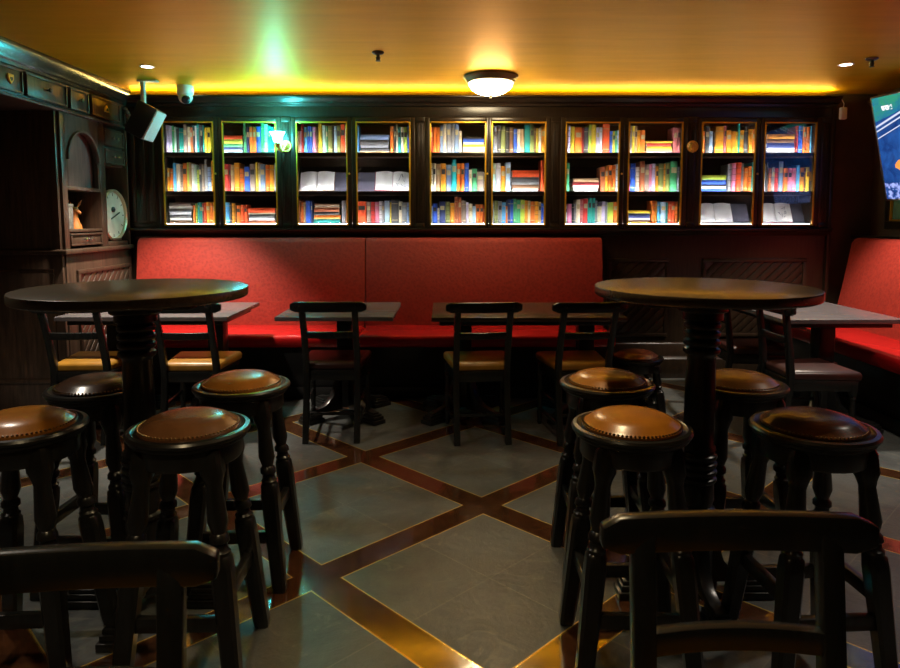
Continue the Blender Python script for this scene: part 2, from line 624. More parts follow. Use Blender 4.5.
# end return and the wall strip right of the bookcases
q = MB(); q.box(CX1 - 0.002, CX1 + 0.03, 5.785, YB, 0.0, 2.40)
structure('trim_6', q, CASEWOOD, 'dark upright end board closing the row of bookcases', 'end board', 0.004)
q = MB(); q.box(CX1 + 0.03, XR, 5.95, YB, 0, CEIL)
structure('wall_alcove', q, WALLDK, 'brown wall strip between the bookcases and the corner', 'wall', smooth=False)
q = MB()
q.box(XR - 0.03, XR, YF, 5.95, 0.0, 1.2)
q.box(XR - 0.17, XR, 0.4, 5.95, 1.2, 1.235)
structure('trim_7', q, CASEWOOD, 'dark panelling and ledge behind the side bench', 'panelling', 0.003)
q = MB(); q.prism([(XR - 0.09, 2.40), (XR - 0.09, 2.38), (XR - 0.05, 2.35), (XR - 0.03, 2.31), (XR, 2.31), (XR, 2.40)], 'y', YF, 5.95)
structure('trim_8', q, CASEWOOD, 'dark cornice on the wall above the television', 'cornice', 0.002)

# ------------------------------------------------------------------ bookcases
DOORS = [(-2.374, -1.962), (-1.87, -1.433), (-1.247, -0.835), (-0.742, -0.304), (-0.118, 0.338),
         (0.405, 0.845), (1.031, 1.471), (1.564, 2.005), (2.183, 2.625), (2.718, 3.141)]
ZB, ZT = 1.335, 2.185            # glazed opening
SHELF = [1.337, 1.612, 1.940]    # bottom, middle, top shelf surfaces
UNITS = [(DOORS[i][0] - 0.05, DOORS[i + 1][1] + 0.05) for i in range(0, 10, 2)]
UNITLAB = ['glazed two-door bookcase nearest the corner speaker', 'glazed two-door bookcase with two open books on its middle shelf',
           'glazed two-door bookcase behind the glowing ceiling dome lamp', 'glazed two-door bookcase beside the unlit brass bracket, without open books',
           'glazed two-door bookcase with two open books on its bottom shelf']
EDGE = mat('shelf_edge_trim', (0.16, 0.11, 0.08), 0.4)
for ui, (ux0, ux1) in enumerate(UNITS):
    t = thing('bookcase', UNITLAB[ui], 'bookcase', (0, 0, 0), 0, 'glazed bookcases along the wall')
    t.location = ((ux0 + ux1) / 2, YC, 1.30)
    off = -Vector(t.location)

    def part(mb, name, m, parent=t, bev=0.0):
        o = mb.build(name, m, parent, bev)
        if parent is t:
            o.location = off
        return o
    q = MB(); q.box(ux0, ux1, 6.085, 6.105, 1.30, 2.235); part(q, 'back_panel', CASEWOOD)
    for sx in (ux0, ux1 - 0.02):
        q = MB(); q.box(sx, sx + 0.02, YC + 0.025, 6.085, 1.30, 2.235); part(q, 'side_panel', CASEWOOD)
    q = MB(); q.box(ux0 + 0.02, ux1 - 0.02, YC + 0.025, 6.085, 2.205, 2.235); part(q, 'top_panel', CASEWOOD)
    q = MB(); q.box(ux0 + 0.02, ux1 - 0.02, YC + 0.025, 6.085, 1.30, SHELF[0]); part(q, 'bottom_panel', CASEWOOD)
    for z in SHELF[1:]:
        q = MB(); q.box(ux0 + 0.02, ux1 - 0.02, 5.850, 6.085, z - 0.024, z)
        q.box(ux0 + 0.02, ux1 - 0.02, 5.836, 5.850, z - 0.036, z + 0.004)
        sh = part(q, 'shelf', CASEWOOD, bev=0.002)
        q = MB(); q.box(ux0 + 0.022, ux1 - 0.022, 5.831, 5.836, z - 0.036, z - 0.027)
        q.build('edge_strip', EDGE, sh)
    for z in SHELF:
        q = MB(); q.box(ux0 + 0.03, ux1 - 0.03, 5.8505, 5.857, z + 0.0003, z + (0.0014 if z == SHELF[0] else 0.0045)); part(q, 'light_strip', LEDLOW if z == SHELF[0] else LED)
    for k in (0, 1):
        gx0, gx1 = DOORS[ui * 2 + k]
        ox0 = gx0 - 0.05 if k == 0 else (DOORS[ui * 2][1] + gx0) / 2 + 0.002
        ox1 = gx1 + 0.05 if k == 1 else (gx1 + DOORS[ui * 2 + 1][0]) / 2 - 0.002
        d = MB()
        b0 = 0.012
        d.box(ox0, gx0 - b0, YC - 0.012, YC + 0.022, 1.302, 2.232)
        d.box(gx1 + b0, ox1, YC - 0.012, YC + 0.022, 1.302, 2.232)
        d.box(gx0 - b0, gx1 + b0, YC - 0.012, YC + 0.022, ZT + b0, 2.232)
        d.box(gx0 - b0, gx1 + b0, YC - 0.012, YC + 0.022, 1.302, ZB - b0)
        dr = part(d, 'door', CASEWOOD, bev=0.004)
        g = MB()
        for a, b, c_, e in ((gx0 - b0, gx1 + b0, ZT - 0.001, ZT + b0), (gx0 - b0, gx1 + b0, ZB - b0, ZB + 0.001),
                            (gx0 - b0, gx0 + 0.001, ZB, ZT), (gx1 - 0.001, gx1 + b0, ZB, ZT)):
            g.box(a, b, YC - 0.016, YC + 0.002, c_, e)
        g.build('glazing_bead', GILT, dr, 0.003)
        g = MB(); g.box(gx0 - 0.008, gx1 + 0.008, YC + 0.004, YC + 0.008, ZB - 0.008, ZT + 0.008)
        g.build('glass_pane', GLASS, dr, smooth=False)
        kx = (gx1 + ox1) / 2 + 0.004 if k == 0 else (gx0 + ox0) / 2 - 0.004
        g = MB(); g.lathe([(0.003, 0), (0.004, 0.008), (0.009, 0.014), (0.009, 0.02), (0.003, 0.024)], 10,
                          Matrix.Translation((kx, YC - 0.012, 1.76)) @ Matrix.Rotation(PI / 2, 4, 'X'))
        if k == 0:
            g.build('knob', BRASS, dr)
        else:
            g.bm.free()
# fluted pilasters between the bookcases
PIL = [(CX0, UNITS[0][0])] + [(UNITS[i][1], UNITS[i + 1][0]) for i in range(4)] + [(UNITS[4][1], CX1)]
PLAB = ['dark pilaster beside the speaker at the corner', 'dark fluted pilaster carrying the glowing teal sconce',
        'dark fluted pilaster between the second and third bookcases from the speaker', 'dark fluted pilaster just past the ceiling dome lamp',
        'dark fluted pilaster carrying the unlit brass bracket', 'dark pilaster between the last bookcase and the end board']
for i, (a, b) in enumerate(PIL):
    q = MB()
    q.box(a, b, YC - 0.004, 5.98, 1.30, 2.236)
    n = 4
    mrg = 0.018
    if b - a > 0.07:
        wd = (b - a - 2 * mrg) / n
        for k in range(n):
            xx = a + mrg + (k + 0.5) * wd
            q.box(xx - wd * 0.3, xx + wd * 0.3, YC - 0.012, YC - 0.004, 1.36, 2.18)
        q.box(a + 0.004, b - 0.004, YC - 0.014, YC - 0.004, 1.302, 1.345)
        q.box(a + 0.004, b - 0.004, YC - 0.014, YC - 0.004, 2.195, 2.234)
    structure('trim_%d' % (10 + i), q, CASEWOOD, PLAB[i], 'pilaster', 0.002)

# ------------------------------------------------------------------ books
PAL = {'o': ('orange', (0.80, 0.17, 0.012)), 'a': ('amber', (0.80, 0.30, 0.012)), 'y': ('yellow', (0.80, 0.55, 0.03)),
       'c': ('cream', (0.78, 0.66, 0.42)), 't': ('tan', (0.50, 0.30, 0.14)), 'r': ('red', (0.65, 0.04, 0.025)),
       'R': ('dark red', (0.30, 0.02, 0.02)), 'v': ('vermilion', (0.85, 0.09, 0.015)), 'p': ('pink', (0.72, 0.20, 0.30)),
       'w': ('white', (0.80, 0.78, 0.78)), 'l': ('lavender', (0.60, 0.50, 0.68)), 'b': ('blue', (0.03, 0.11, 0.55)),
       's': ('sky blue', (0.10, 0.42, 0.72)), 'n': ('navy', (0.03, 0.045, 0.16)), 'i': ('pale blue', (0.48, 0.66, 0.80)),
       'u': ('blue-grey', (0.20, 0.27, 0.38)), 'g': ('green', (0.07, 0.38, 0.14)), 'e': ('teal', (0.015, 0.32, 0.25)),
       'm': ('pale green', (0.45, 0.62, 0.48)), 'L': ('lime', (0.50, 0.62, 0.06)), 'O': ('olive', (0.22, 0.24, 0.06)),
       'k': ('black', (0.025, 0.024, 0.024)), 'd': ('charcoal', (0.075, 0.07, 0.065)), 'h': ('grey', (0.28, 0.27, 0.26)),
       'B': ('brown', (0.20, 0.09, 0.035)), 'f': ('taupe', (0.30, 0.22, 0.16)), 'q': ('rust', (0.50, 0.13, 0.04)),
       'z': ('rose', (0.60, 0.15, 0.14)), 'x': ('turquoise', (0.02, 0.50, 0.46))}
BM = {}
for k_, (nm, c_) in PAL.items():
    BM[k_] = mat('book_cloth_' + nm.replace(' ', '_').replace('-', '_'), c_, 0.6, var=0.14, nscale=40, bump=0.05)
BANDC = mat('spine_gilding', (0.55, 0.42, 0.20), 0.45)
BANDD = mat('spine_label', (0.05, 0.04, 0.035), 0.5)
# per door: top, middle, bottom shelf.  letter width height for a standing book, S(...) a lying stack, P an open book
ROWSPEC = [
 ["l22.150 l18.146 g14.145 m12.140 k8.130 d10.135 e13.135 e13.133 f24.155 c18.140 o16.138 k14.150 w8.146 x14.160 d12.155 k12.150 x8.152 y20.138 y20.138 _12 g8.150",
  "a18.125 o20.120 s18.150 c22.145 f16.135 o26.150 L12.155 t16.150 w14.145 m16.140 L14.115 d15.145 f15.142 h20.170 u24.130 a10.160 o10.155",
  "S150(f20 c18 d14 w16 d18 c14 B18) o14.100 L12.110 e14.115 e14.112 R10.110 v14.114 a22.118 o18.110 a18.115"],
 ["S115(v22 L26 g18 n14 i20) g16.160 n16.140 o19.140 o19.140 b26.142 g18.160 m20.155 e18.145 x16.140 z14.140",
  "r26.145 R10.140 t18.140 a28.150 o24.120 b28.130 f30.145 y14.155 c10.150 u26.145 o22.140 a24.140 h16.150",
  "s26.115 d12.118 a18.112 B8.110 o22.100 v17.102 v17.103 S155(v28 c8 d20 w14 q18) u10.130"],
 ["t18.120 w6.118 r14.155 s20.140 b14.145 b14.144 p20.140 B12.138 y22.160 m22.150 g10.145 O26.145 k8.140 i16.145 O20.150 v26.155 c12.150",
  "P200",
  "q14.130 o14.120 t12.115 b26.125 n10.120 S155(B12 c12 q24 d18 o22 e26) h24.125 q12.130"],
 ["s14.150 S165(u28 d30 h14 k18 t14) o20.145 d12.146 c10.155 e16.140 c16.140 L18.140 b14.150",
  "_90 P190",
  "v46.120 f22.118 r20.118 p20.118 w14.122 h12.118 i26.125 y8.118 d36.130 c16.120 h24.115 u18.115"],
 ["r16.140 o19.140 o19.139 u18.150 c18.160 h24.162 h20.160 u24.160 c16.120 S130(b20 c12 y14 w22 t14)",
  "c14.150 c16.149 t24.145 a28.148 u28.140 x26.168 o20.148 o20.148 b22.150 c16.115 g26.120 f36.105 t8.100",
  "h12.95 b24.110 c10.85 n30.120 O24.120 a22.112 q17.145 q17.143 f24.125 l12.115 c20.108 i16.95 o19.105 o19.105 r10.100"],
 ["u12.120 h18.146 d18.150 O26.150 k20.140 B22.140 b18.130 c18.130 t20.130 e30.155 O22.155 B10.140 y12.136 c16.135 a22.150",
  "m24.150 w24.150 a26.135 i26.155 S155(v38 d28 h14 B22 c18) v24.165",
  "h14.120 O22.125 h20.122 s20.115 o10.95 n15.130 b15.130 g16.135 g22.130 L22.130 a16.125 c14.124 o22.120 a20.120 t14.118 b18.110"],
 ["r10.135 l16.150 y22.145 o38.140 R8.138 d24.140 L16.155 y24.155 l16.140 w16.140 v38.160 b14.120 y12.120 g12.122 i10.124",
  "g26.150 _10 S155(t22 R18 c14 l22) q26.130 a16.135 o21.140 o21.140 i14.145",
  "m14.100 p24.108 k12.106 h10.110 c20.130 z14.125 r24.135 e19.140 e19.139 h12.125 c22.95 l18.120 h10.118 L30.115 o22.118"],
 ["f22.148 y14.148 t14.146 a16.125 o28.125 S150(y14 r18 y18 t12 l10) z24.140 z14.140",
  "r14.145 b28.150 c22.130 q26.160 f24.145 p14.145 l18.148 a14.135 O28.148 a10.147 O22.150 g38.160 h10.130",
  "S130(y18 n26 l12 B10 y10) o16.125 a14.124 s18.120 i28.118 e10.115 v19.122 v19.121 o16.120"],
 ["o22.120 d22.145 i18.120 k8.118 a46.145 z12.150 a26.125 a22.120 y12.118 x8.160 a22.125 d22.145 a20.130 o12.130",
  "S140(L26 b26 k10 w14 b18) h20.145 p20.150 v28.155 h12.150 o22.125 o18.135 x8.155",
  "P180 _90"],
 ["_12 S170(a28 B22 n28 w18 h14) r12.150 b24.150 o20.145 o20.144 s8.150",
  "h20.145 d14.155 q18.125 h16.130 r22.125 u26.160 o24.125 p23.125 p23.125 s18.140 a24.128 B10.126 y20.130",
  "P190 _80"]]
ORD = ['first', 'second', 'third', 'fourth', 'fifth', 'sixth', 'seventh', 'eighth', 'ninth', 'tenth', 'eleventh', 'twelfth',
       'thirteenth', 'fourteenth', 'fifteenth', 'sixteenth', 'seventeenth', 'eighteenth', 'nineteenth', 'twentieth', 'twenty-first', 'twenty-second']
SHN = ['top', 'middle', 'bottom']
ZOOM = 0.00147
book_count = 0


def upright_mesh(wd, h, dp, key, seed):
    """standing book, spine towards -y: rounded spine, boards overhanging the page block, raised bands."""
    rr = random.Random(seed)
    q = MB()
    hw = wd / 2
    e = min(0.006, wd * 0.25)
    spine = [(-hw, 0.012), (-hw * 0.85, 0.004), (-hw * 0.4, 0.0), (hw * 0.4, 0.0), (hw * 0.85, 0.004), (hw, 0.012),
             (hw, 0.018), (-hw, 0.018)]
    q.prism(spine, 'z', 0, h)
    bt = min(0.003, wd * 0.18)
    q.box(-hw, -hw + bt, 0.018, dp, 0, h)
    q.box(hw - bt, hw, 0.018, dp, 0, h)
    q.mi = 1
    q.box(-hw + bt, hw - bt, 0.0185, dp - 0.004, 0.003, h - 0.004)
    st = rr.random()
    q.mi = 2 if st < 0.6 else 3
    if wd > 0.013:
        if st < 0.35:
            for f in (0.14, 0.82):
                q.box(-hw * 0.86, hw * 0.86, -0.0006, 0.004, h * f, h * f + 0.004)
        elif st < 0.75:
            q.box(-hw * 0.7, hw * 0.7, -0.0006, 0.004, h * 0.62, h * 0.80)
        elif st < 0.9:
            for f in (0.2, 0.4, 0.6, 0.8):
                q.box(-hw * 0.9, hw * 0.9, -0.0008, 0.004, h * f, h * f + 0.003)
    return q


def doorphrase(di):
    return ORD[di] + ' glass door from the speaker' if di < 5 else ORD[9 - di] + ' glass door from the television'


def open_book(x0, wd, z, di, si, sketch):
    bx = x0 + wd / 2
    lab = {2: 'open book with blank white pages on the middle shelf, third glass door from the speaker',
           3: 'open book with a drawing on one page, middle shelf, fourth glass door from the speaker',
           8: 'open book with thick fanned pages, bottom shelf, second glass door from the television',
           9: 'open book with a dark sketch on the bottom shelf, first glass door from the television'}[di]
    t = thing('open_book', lab, 'book', (bx, 5.925, z + 0.006), 0, 'open books displayed in the bookcases')
    tilt = Matrix.Rotation(R(64), 4, 'X') @ Matrix.Rotation(R(3 if di in (3,) else -2), 4, 'Y')
    H = 0.185
    q = MB(); q.box(-wd / 2, wd / 2, 0, H, 0.001, 0.005, tilt)
    q.build('cover', BM['B' if di in (2, 8) else 'R'], t, 0.001)
    for sg in (-1, 1):
        q = MB()
        rings = []
        N = 8
        for i in range(N + 1):
            f = i / N
            xx = sg * (0.002 + f * (wd / 2 - 0.008))
            zz = 0.008 + 0.020 * math.sin(min(1, f * 1.15) * PI) ** 0.7 * (1 - 0.35 * f) + 0.004
            rings.append([tilt @ Vector((xx, 0.004, 0.0055)), tilt @ Vector((xx, H - 0.004, 0.0055)),
                          tilt @ Vector((xx, H - 0.004, zz)), tilt @ Vector((xx, 0.004, zz))])
        q.loft(rings)
        pg = q.build('page_block', PAPER, t)
        if sketch and sg == 1:
            q = MB()
            r2 = random.Random(di)
            for k in range(9):
                u0 = 0.03 + r2.random() * (wd / 2 - 0.07)
                v0 = 0.03 + r2.random() * 0.11
                an = r2.random() * 3
                L = 0.012 + r2.random() * 0.022
                pts = []
                for i in range(5):
                    f = (u0 + L * i / 4 * math.cos(an)) / (wd / 2 - 0.008)
                    zz = 0.0135 + 0.020 * math.sin(min(1, f * 1.15) * PI) ** 0.7 * (1 - 0.35 * f)
                    pts.append(tilt @ Vector((u0 + L * i / 4 * math.cos(an), v0 + L * i / 4 * math.sin(an) + 0.004 * math.sin(i * 2.1), zz)))
                q.tube(pts, 0.0016, 5)
            q.build('drawing', INK, pg)


def parse(tok):
    if tok[0] == 'S':
        a, b = tok[1:-1].split('(')
        return ('S', float(a), b)
    if tok[0] in '_P':
        return (tok[0], float(tok[1:]), None)
    a, b = tok[1:].split('.')
    return (tok[0], float(a), float(b))


for di, shelves in enumerate(ROWSPEC):
    gx0, gx1 = DOORS[di]
    ulo, uhi = UNITS[di // 2]
    gx0 = max(gx0 * 1.017 - 0.010, ulo + 0.023)      # the rows run a little past the door opening
    gx1 = min(gx1 * 1.017 + 0.008, uhi - 0.023)
    for si, spec in enumerate(shelves):
        z = SHELF[2 - si] + 0.0008
        toks = []
        cur = ''
        dep = 0
        for ch in spec + ' ':
            if ch == '(':
                dep += 1
            if ch == ')':
                dep -= 1
            if ch == ' ' and dep == 0:
                if cur:
                    toks.append(parse(cur))
                cur = ''
            else:
                cur += ch
        tot = sum(t_[1] for t_ in toks)
        sc = (gx1 - gx0) / tot
        hmax = (2.200 if si == 0 else SHELF[3 - si] - 0.036) - z - 0.004
        x = gx0
        up = 0
        for (k, wz, hh) in toks:
            wd = wz * sc
            if k == '_':
                x += wd
                continue
            if k == 'P':
                bw = min(wd, 0.31)
                open_book(x + 0.004, bw, z, di, si, di in (3, 9))
                x += wd
                continue
            if k == 'S':
                layers = []
                cur = ''
                for ly in hh.split():
                    layers.append((ly[0], float(ly[1:])))
                zz = z
                n = len(layers)
                for j in range(n - 1, -1, -1):
                    lk, lt = layers[j]
                    th = lt * ZOOM * 1.04
                    lw = (wd - 0.006) * (0.90 + 0.10 * rnd.random()) - 0.004
                    dp = 0.14 + 0.03 * rnd.random()
                    q = MB()
                    hw = lw / 2
                    bt = min(0.003, th * 0.22)
                    fore = lk in 'wcl'     # fore edge towards the room
                    q.box(-hw, hw, 0.0, dp, 0, bt)
                    q.box(-hw, hw, 0.0, dp, th - bt, th)
                    if fore:
                        q.box(-hw, hw, dp - 0.012, dp, bt, th - bt)
                    else:
                        q.prism([(0.0, bt), (-0.004, th * 0.35), (-0.004, th * 0.65), (0.0, th - bt), (0.012, th - bt), (0.012, bt)], 'x', -hw, hw)
                    o = q.build('book', BM[lk])
                    lab = '%s book lying %s from the top of its stack, %s shelf, %s' % (
                        PAL[lk][0], ORD[j], SHN[si], doorphrase(di))
                    if len(lab.split()) > 16:
                        lab = '%s book %s in its stack, %s shelf, %s' % (PAL[lk][0], ORD[j] + ' down', SHN[si], doorphrase(di))
                    tag(o, lab, 'book', 'books in the glazed bookcases')
                    o.location = (x + wd / 2 + (rnd.random() - 0.5) * 0.004, 5.904 + rnd.random() * 0.006, zz)
                    q = MB()
                    q.box(-hw + 0.004, hw - 0.004, 0.004 if fore else 0.0125, dp - (0.0125 if fore else 0.004), bt, th - bt)
                    q.build('page_block', PAPER, o, smooth=False)
                    zz += th + 0.0004
                    book_count += 1
                x += wd
                continue
            up += 1
            h = min(hh * ZOOM * (1.09 if si != 1 else 1.12), hmax)
            dp = min(0.165, h * 0.75)
            seed = di * 1000 + si * 100 + up
            q = upright_mesh(max(0.006, wd - 0.0012), h, dp, k, seed)
            o = q.build('book', [BM[k], PAPER, BANDC, BANDD])
            size = 'tall ' if hh >= 150 else ('short ' if hh <= 112 else '')
            slim = 'slim ' if wz <= 12 else ('thick ' if wz >= 36 else '')
            lab = '%s%s book standing %s along the %s shelf, %s' % (slim or size, PAL[k][0], ORD[up - 1], SHN[si], doorphrase(di))
            tag(o, lab, 'book', 'books in the glazed bookcases')
            o.location = (x + wd / 2, 5.898 + random.Random(seed + 5).random() * 0.010, z)
            x += wd
            book_count += 1
        if any(k == 'P' for k, _, _ in toks):
            # sloping display board behind an open book
            q = MB()
            q.prism([(5.940, z), (6.030, z + 0.175), (6.080, z + 0.175), (6.080, z)], 'x', gx0, gx1)
            nm = {2: 'sloping display board behind the blank open book', 3: 'sloping display board behind the open book with a drawing',
                  8: 'sloping display board behind the thick fanned open book', 9: 'sloping display board behind the open book with a sketch'}[di]
            tag(q.build('display_board', mat('grey_board', (0.12, 0.11, 0.14), 0.28), None, 0.001), nm, 'board', 'display boards for the open books')

# ------------------------------------------------------------------ banquettes
def wedge_back(mb, a0, a1, conv, z0=0.46, z1=1.22, rec=0.13, th=0.12):
    """reclined upholstered back: a0..a1 along, conv(along, out, z)."""
    prof = [(0.0, z0), (rec * 0.5, (z0 + z1) / 2 - 0.02), (rec * 0.92, z1 - 0.04), (rec + 0.01, z1 - 0.012), (rec + 0.035, z1), (rec + th * 0.9, z1),
            (rec + th, z1 - 0.015), (rec + th, z0)]
    n = 1
    mb.loft([[conv(a0, o, z) for o, z in prof], [conv(a1, o, z) for o, z in prof]])


t = thing('banquette', 'long red upholstered bench along the bookcase wall', 'bench', (-0.6, 5.35, 0))
off = -Vector(t.location)
bc = lambda a, o, z: (a, 5.565 + o, z)
for a0, a1 in ((-2.58, -0.672), (-0.666, 1.325)):
    q = MB(); wedge_back(q, a0, a1, bc)
    q.build('backrest', DAMASK, t, 0.012, 3, loc=off)
for a0, a1 in ((-2.56, -0.672), (-0.666, 1.30)):
    q = MB()
    q.box(a0, a1, 5.06, 5.60, 0.405, 0.50)
    q.build('seat_cushion', REDVINYL, t, 0.028, 4, loc=off)
q = MB(); q.box(-2.53, 1.29, 5.14, 5.72, 0.0, 0.404)
q.build('plinth', PLINTH, t, 0.004, loc=off)
q = MB(); q.box(-2.53, 1.29, 5.12, 5.14, 0.0, 0.09)
q.build('kick_rail', PLINTH, t, 0.003, loc=off)

t = thing('banquette', 'red upholstered bench under the television on the side wall', 'bench', (3.2, 3.6, 0))
off = -Vector(t.location)
rc = lambda a, o, z: (3.30 + o * 1.15, a, z)
for a0, a1 in ((0.9, 3.30), (3.306, 5.70)):
    q = MB(); wedge_back(q, a0, a1, rc)
    q.build('backrest', DAMASK, t, 0.012, 3, loc=off)
for a0, a1 in ((0.9, 3.30), (3.306, 5.66)):
    q = MB(); q.box(2.83, 3.33, a0, a1, 0.405, 0.50)
    q.build('seat_cushion', REDVINYL, t, 0.028, 4, loc=off)
q = MB(); q.box(2.92, 3.5, 0.92, 5.64, 0.0, 0.404)
q.build('plinth', PLINTH, t, 0.004, loc=off)
q = MB(); q.box(2.90, 2.92, 0.92, 5.64, 0.0, 0.09)
q.build('kick_rail', PLINTH, t, 0.003, loc=off)

# ------------------------------------------------------------------ bar hutch on the left
HX = -2.55
HS = Vector((-0.11, 0.20, 0.0))      # the hutch stands against the corner
t = thing('bar_hutch', 'tall dark carved wooden bar hutch with arched niche and small drawers', 'hutch', (-2.9, 4.9, 0))
off = -Vector(t.location)
t.location += HS
P_ = lambda mb, name, m, parent=None, bev=0.004: mb.build(name, m, parent or t, bev, loc=(off if parent is None else None))
q = MB(); q.box(XL + 0.01, HX - 0.02, 4.53, 4.56, 1.165, 2.12)
P_(q, 'end_panel', HUTCHWOOD)
q = MB()                                  # lower end of the cabinet with a moulded panel
q.box(XL + 0.01, HX - 0.01, 4.53, 4.56, 0.0, 1.13)
panel_frame(q, -3.22, -2.62, 0.22, 1.03, 4.53, 0.028, 0.016)
P_(q, 'base_end', HUTCHWOOD)
q = MB(); q.box(XL + 0.01, HX, 4.56, 5.55, 0.0, 1.13)
P_(q, 'base_cabinet', HUTCHWOOD)
q = MB()
cv = lambda a, z, o: (HX + o, a, z)
panel = [(4.66, 5.06), (5.14, 5.54)]
for a0, a1 in ((4.68, 5.50),):
    for y0, y1, z0, z1 in ((a0, a1, 0.98, 1.01), (a0, a1, 0.30, 0.33), (a0, a0 + 0.03, 0.33, 0.98), (a1 - 0.03, a1, 0.33, 0.98)):
        q.box(HX, HX + 0.018, y0, y1, z0, z1)
    diag_boards(q, a0 + 0.03, a1 - 0.03, 0.33, 0.98, 0, 0.085, 0.010, False, cv)
P_(q, 'diagonal_panel', HUTCHWOOD, None, 0.003)
q = MB(); q.box(HX, HX + 0.02, 4.56, 5.55, 0.0, 0.16); P_(q, 'skirting', HUTCHWOOD)
q = MB(); q.box(XL + 0.01, HX + 0.03, 4.515, 5.555, 1.13, 1.165); P_(q, 'counter_ledge', HUTCHWOOD, None, 0.008)
# upper carcass: posts, niche with arch, drawers, clock bay
q = MB(); q.box(XL + 0.01, HX - 0.30, 4.56, 5.55, 1.165, 2.12); P_(q, 'back_board', HUTCHWOOD)
for y0, y1 in ((4.56, 4.625), (5.085, 5.17), (5.535, 5.55)):
    q = MB(); q.box(HX - 0.30, HX, y0, y1, 1.165, 2.12); P_(q, 'post', HUTCHWOOD)
# arch panel
q = MB()
pts = [(4.625, 1.61), (4.625, 2.10), (5.085, 2.10), (5.085, 1.61), (5.06, 1.61), (5.06, 1.80)]
cy, cz, rad = 4.855, 1.80, 0.205
for i in range(0, 17):
    a = PI * i / 16
    pts.append((cy + rad * math.cos(a), cz + rad * math.sin(a)))
pts += [(4.65, 1.80), (4.65, 1.61)]
arc_out = [(cy + (rad + 0.018) * math.cos(PI * i / 16), cz + (rad + 0.018) * math.sin(PI * i / 16)) for i in range(17)]
arc_in = [(cy + rad * math.cos(PI * i / 16), cz + rad * math.sin(PI * i / 16)) for i in range(17)]
# spandrel built as strips from the arch up to the top rail
top = 2.12
rings = []
for i in range(17):
    a = PI * i / 16
    yy, zz = cy + rad * math.cos(a), cz + rad * math.sin(a)
    yt = 5.085 if i == 0 else (4.625 if i == 16 else yy)
    rings.append([(HX - 0.03, yy if 0 < i < 16 else yt, zz), (HX - 0.004, yy if 0 < i < 16 else yt, zz), (HX - 0.004, yt, top), (HX - 0.03, yt, top)])
q.loft(rings)
q.box(HX - 0.03, HX - 0.004, 4.625, 4.65, 1.61, 1.80)
q.box(HX - 0.03, HX - 0.004, 5.06, 5.085, 1.61, 1.80)
P_(q, 'arch_panel', HUTCHWOOD, None, 0.0)
q = MB()
rings = [[(HX - 0.012, a[0], a[1]), (HX + 0.012, a[0], a[1]), (HX + 0.012, b[0], b[1]), (HX - 0.012, b[0], b[1])] for a, b in zip(arc_in, arc_out)]
q.loft(rings)
P_(q, 'arch_moulding', mat('worn_moulding', (0.10, 0.065, 0.05), 0.35), None, 0.002)
q = MB(); q.box(HX - 0.07, HX - 0.055, 4.625, 5.085, 1.61, 2.10)
P_(q, 'niche_panel', mat('pink_lit_board', (0.17, 0.105, 0.105), 0.3, var=0.3, nscale=5, stretch=(8, 8, 1)), None, 0.0)  # pinkish light inside the niche put into the board colour
q = MB(); q.box(HX - 0.28, HX - 0.002, 4.625, 5.085, 1.585, 1.61); P_(q, 'niche_rail', HUTCHWOOD, None, 0.003)
q = MB(); q.box(HX - 0.29, HX - 0.002, 4.625, 5.085, 1.285, 1.305); P_(q, 'niche_shelf', HUTCHWOOD, None, 0.003)


def drawer(y0, y1, z0, z1, xf, pull, par=None):
    q = MB()
    q.box(xf - 0.02, xf, y0, y1, z0, z1)
    b = q.build('drawer', HUTCHWOOD, t, 0.003, loc=off)
    q = MB()
    wd = 0.014
    for a, c_, e, f in ((y0, y1, z1 - wd, z1), (y0, y1, z0, z0 + wd), (y0, y0 + wd, z0 + wd, z1 - wd), (y1 - wd, y1, z0 + wd, z1 - wd)):
        q.box(xf, xf + 0.010, a, c_, e, f)
    q.build('moulding', HUTCHWOOD, b, 0.004)
    yc, zc = (y0 + y1) / 2, (z0 + z1) / 2
    q = MB()
    if pull == 'knob':
        q.lathe([(0.006, 0), (0.006, 0.012), (0.015, 0.02), (0.016, 0.03), (0.008, 0.036)], 12,
                Matrix.Translation((xf, yc, zc)) @ Matrix.Rotation(PI / 2, 4, 'Y'))
        q.build('knob', CHROME if z1 < 2.05 else BRONZE, b)
    elif pull == 'pair':
        for s_ in (-0.035, 0.035):
            q.lathe([(0.006, 0), (0.006, 0.010), (0.012, 0.018), (0.012, 0.025), (0.006, 0.03)], 12,
                    Matrix.Translation((xf, yc + s_, zc)) @ Matrix.Rotation(PI / 2, 4, 'Y'))
        q.build('knob', CHROME, b)
    else:                                    # brass shield-shaped drop pull
        sh = [(-0.028, 0.026), (0.028, 0.026), (0.026, -0.004), (0.0, -0.034), (-0.026, -0.004)]
        if pull == 'cup':
            sh = [(-0.034, -0.022), (0.034, -0.022), (0.022, 0.012), (0.0, 0.03), (-0.022, 0.012)]
        q.prism([(yc + a, zc + c_) for a, c_ in sh], 'x', xf, xf + 0.012)
        bb = q.build('pull', BRASS, b, 0.003)
        q = MB(); q.prism([(yc + a * 0.4, zc + c_ * 0.4 - 0.004) for a, c_ in sh], 'x', xf + 0.012, xf + 0.016)
        q.build('pull_recess', BLACKWOOD, bb, 0.0)
    return b


q = MB(); q.box(HX - 0.25, HX - 0.02, 5.17, 5.50, 1.80, 2.10); P_(q, 'drawer_case', HUTCHWOOD)
drawer(5.18, 5.49, 1.955, 2.085, HX - 0.004, 'pair')
drawer(5.18, 5.49, 1.815, 1.935, HX - 0.004, 'pair')
drawer(4.635, 5.075, 1.185, 1.275, HX - 0.006, 'pair')
q = MB(); q.box(HX - 0.28, HX - 0.002, 5.17, 5.50, 1.165, 1.20); P_(q, 'clock_bay_sill', HUTCHWOOD, None, 0.003)
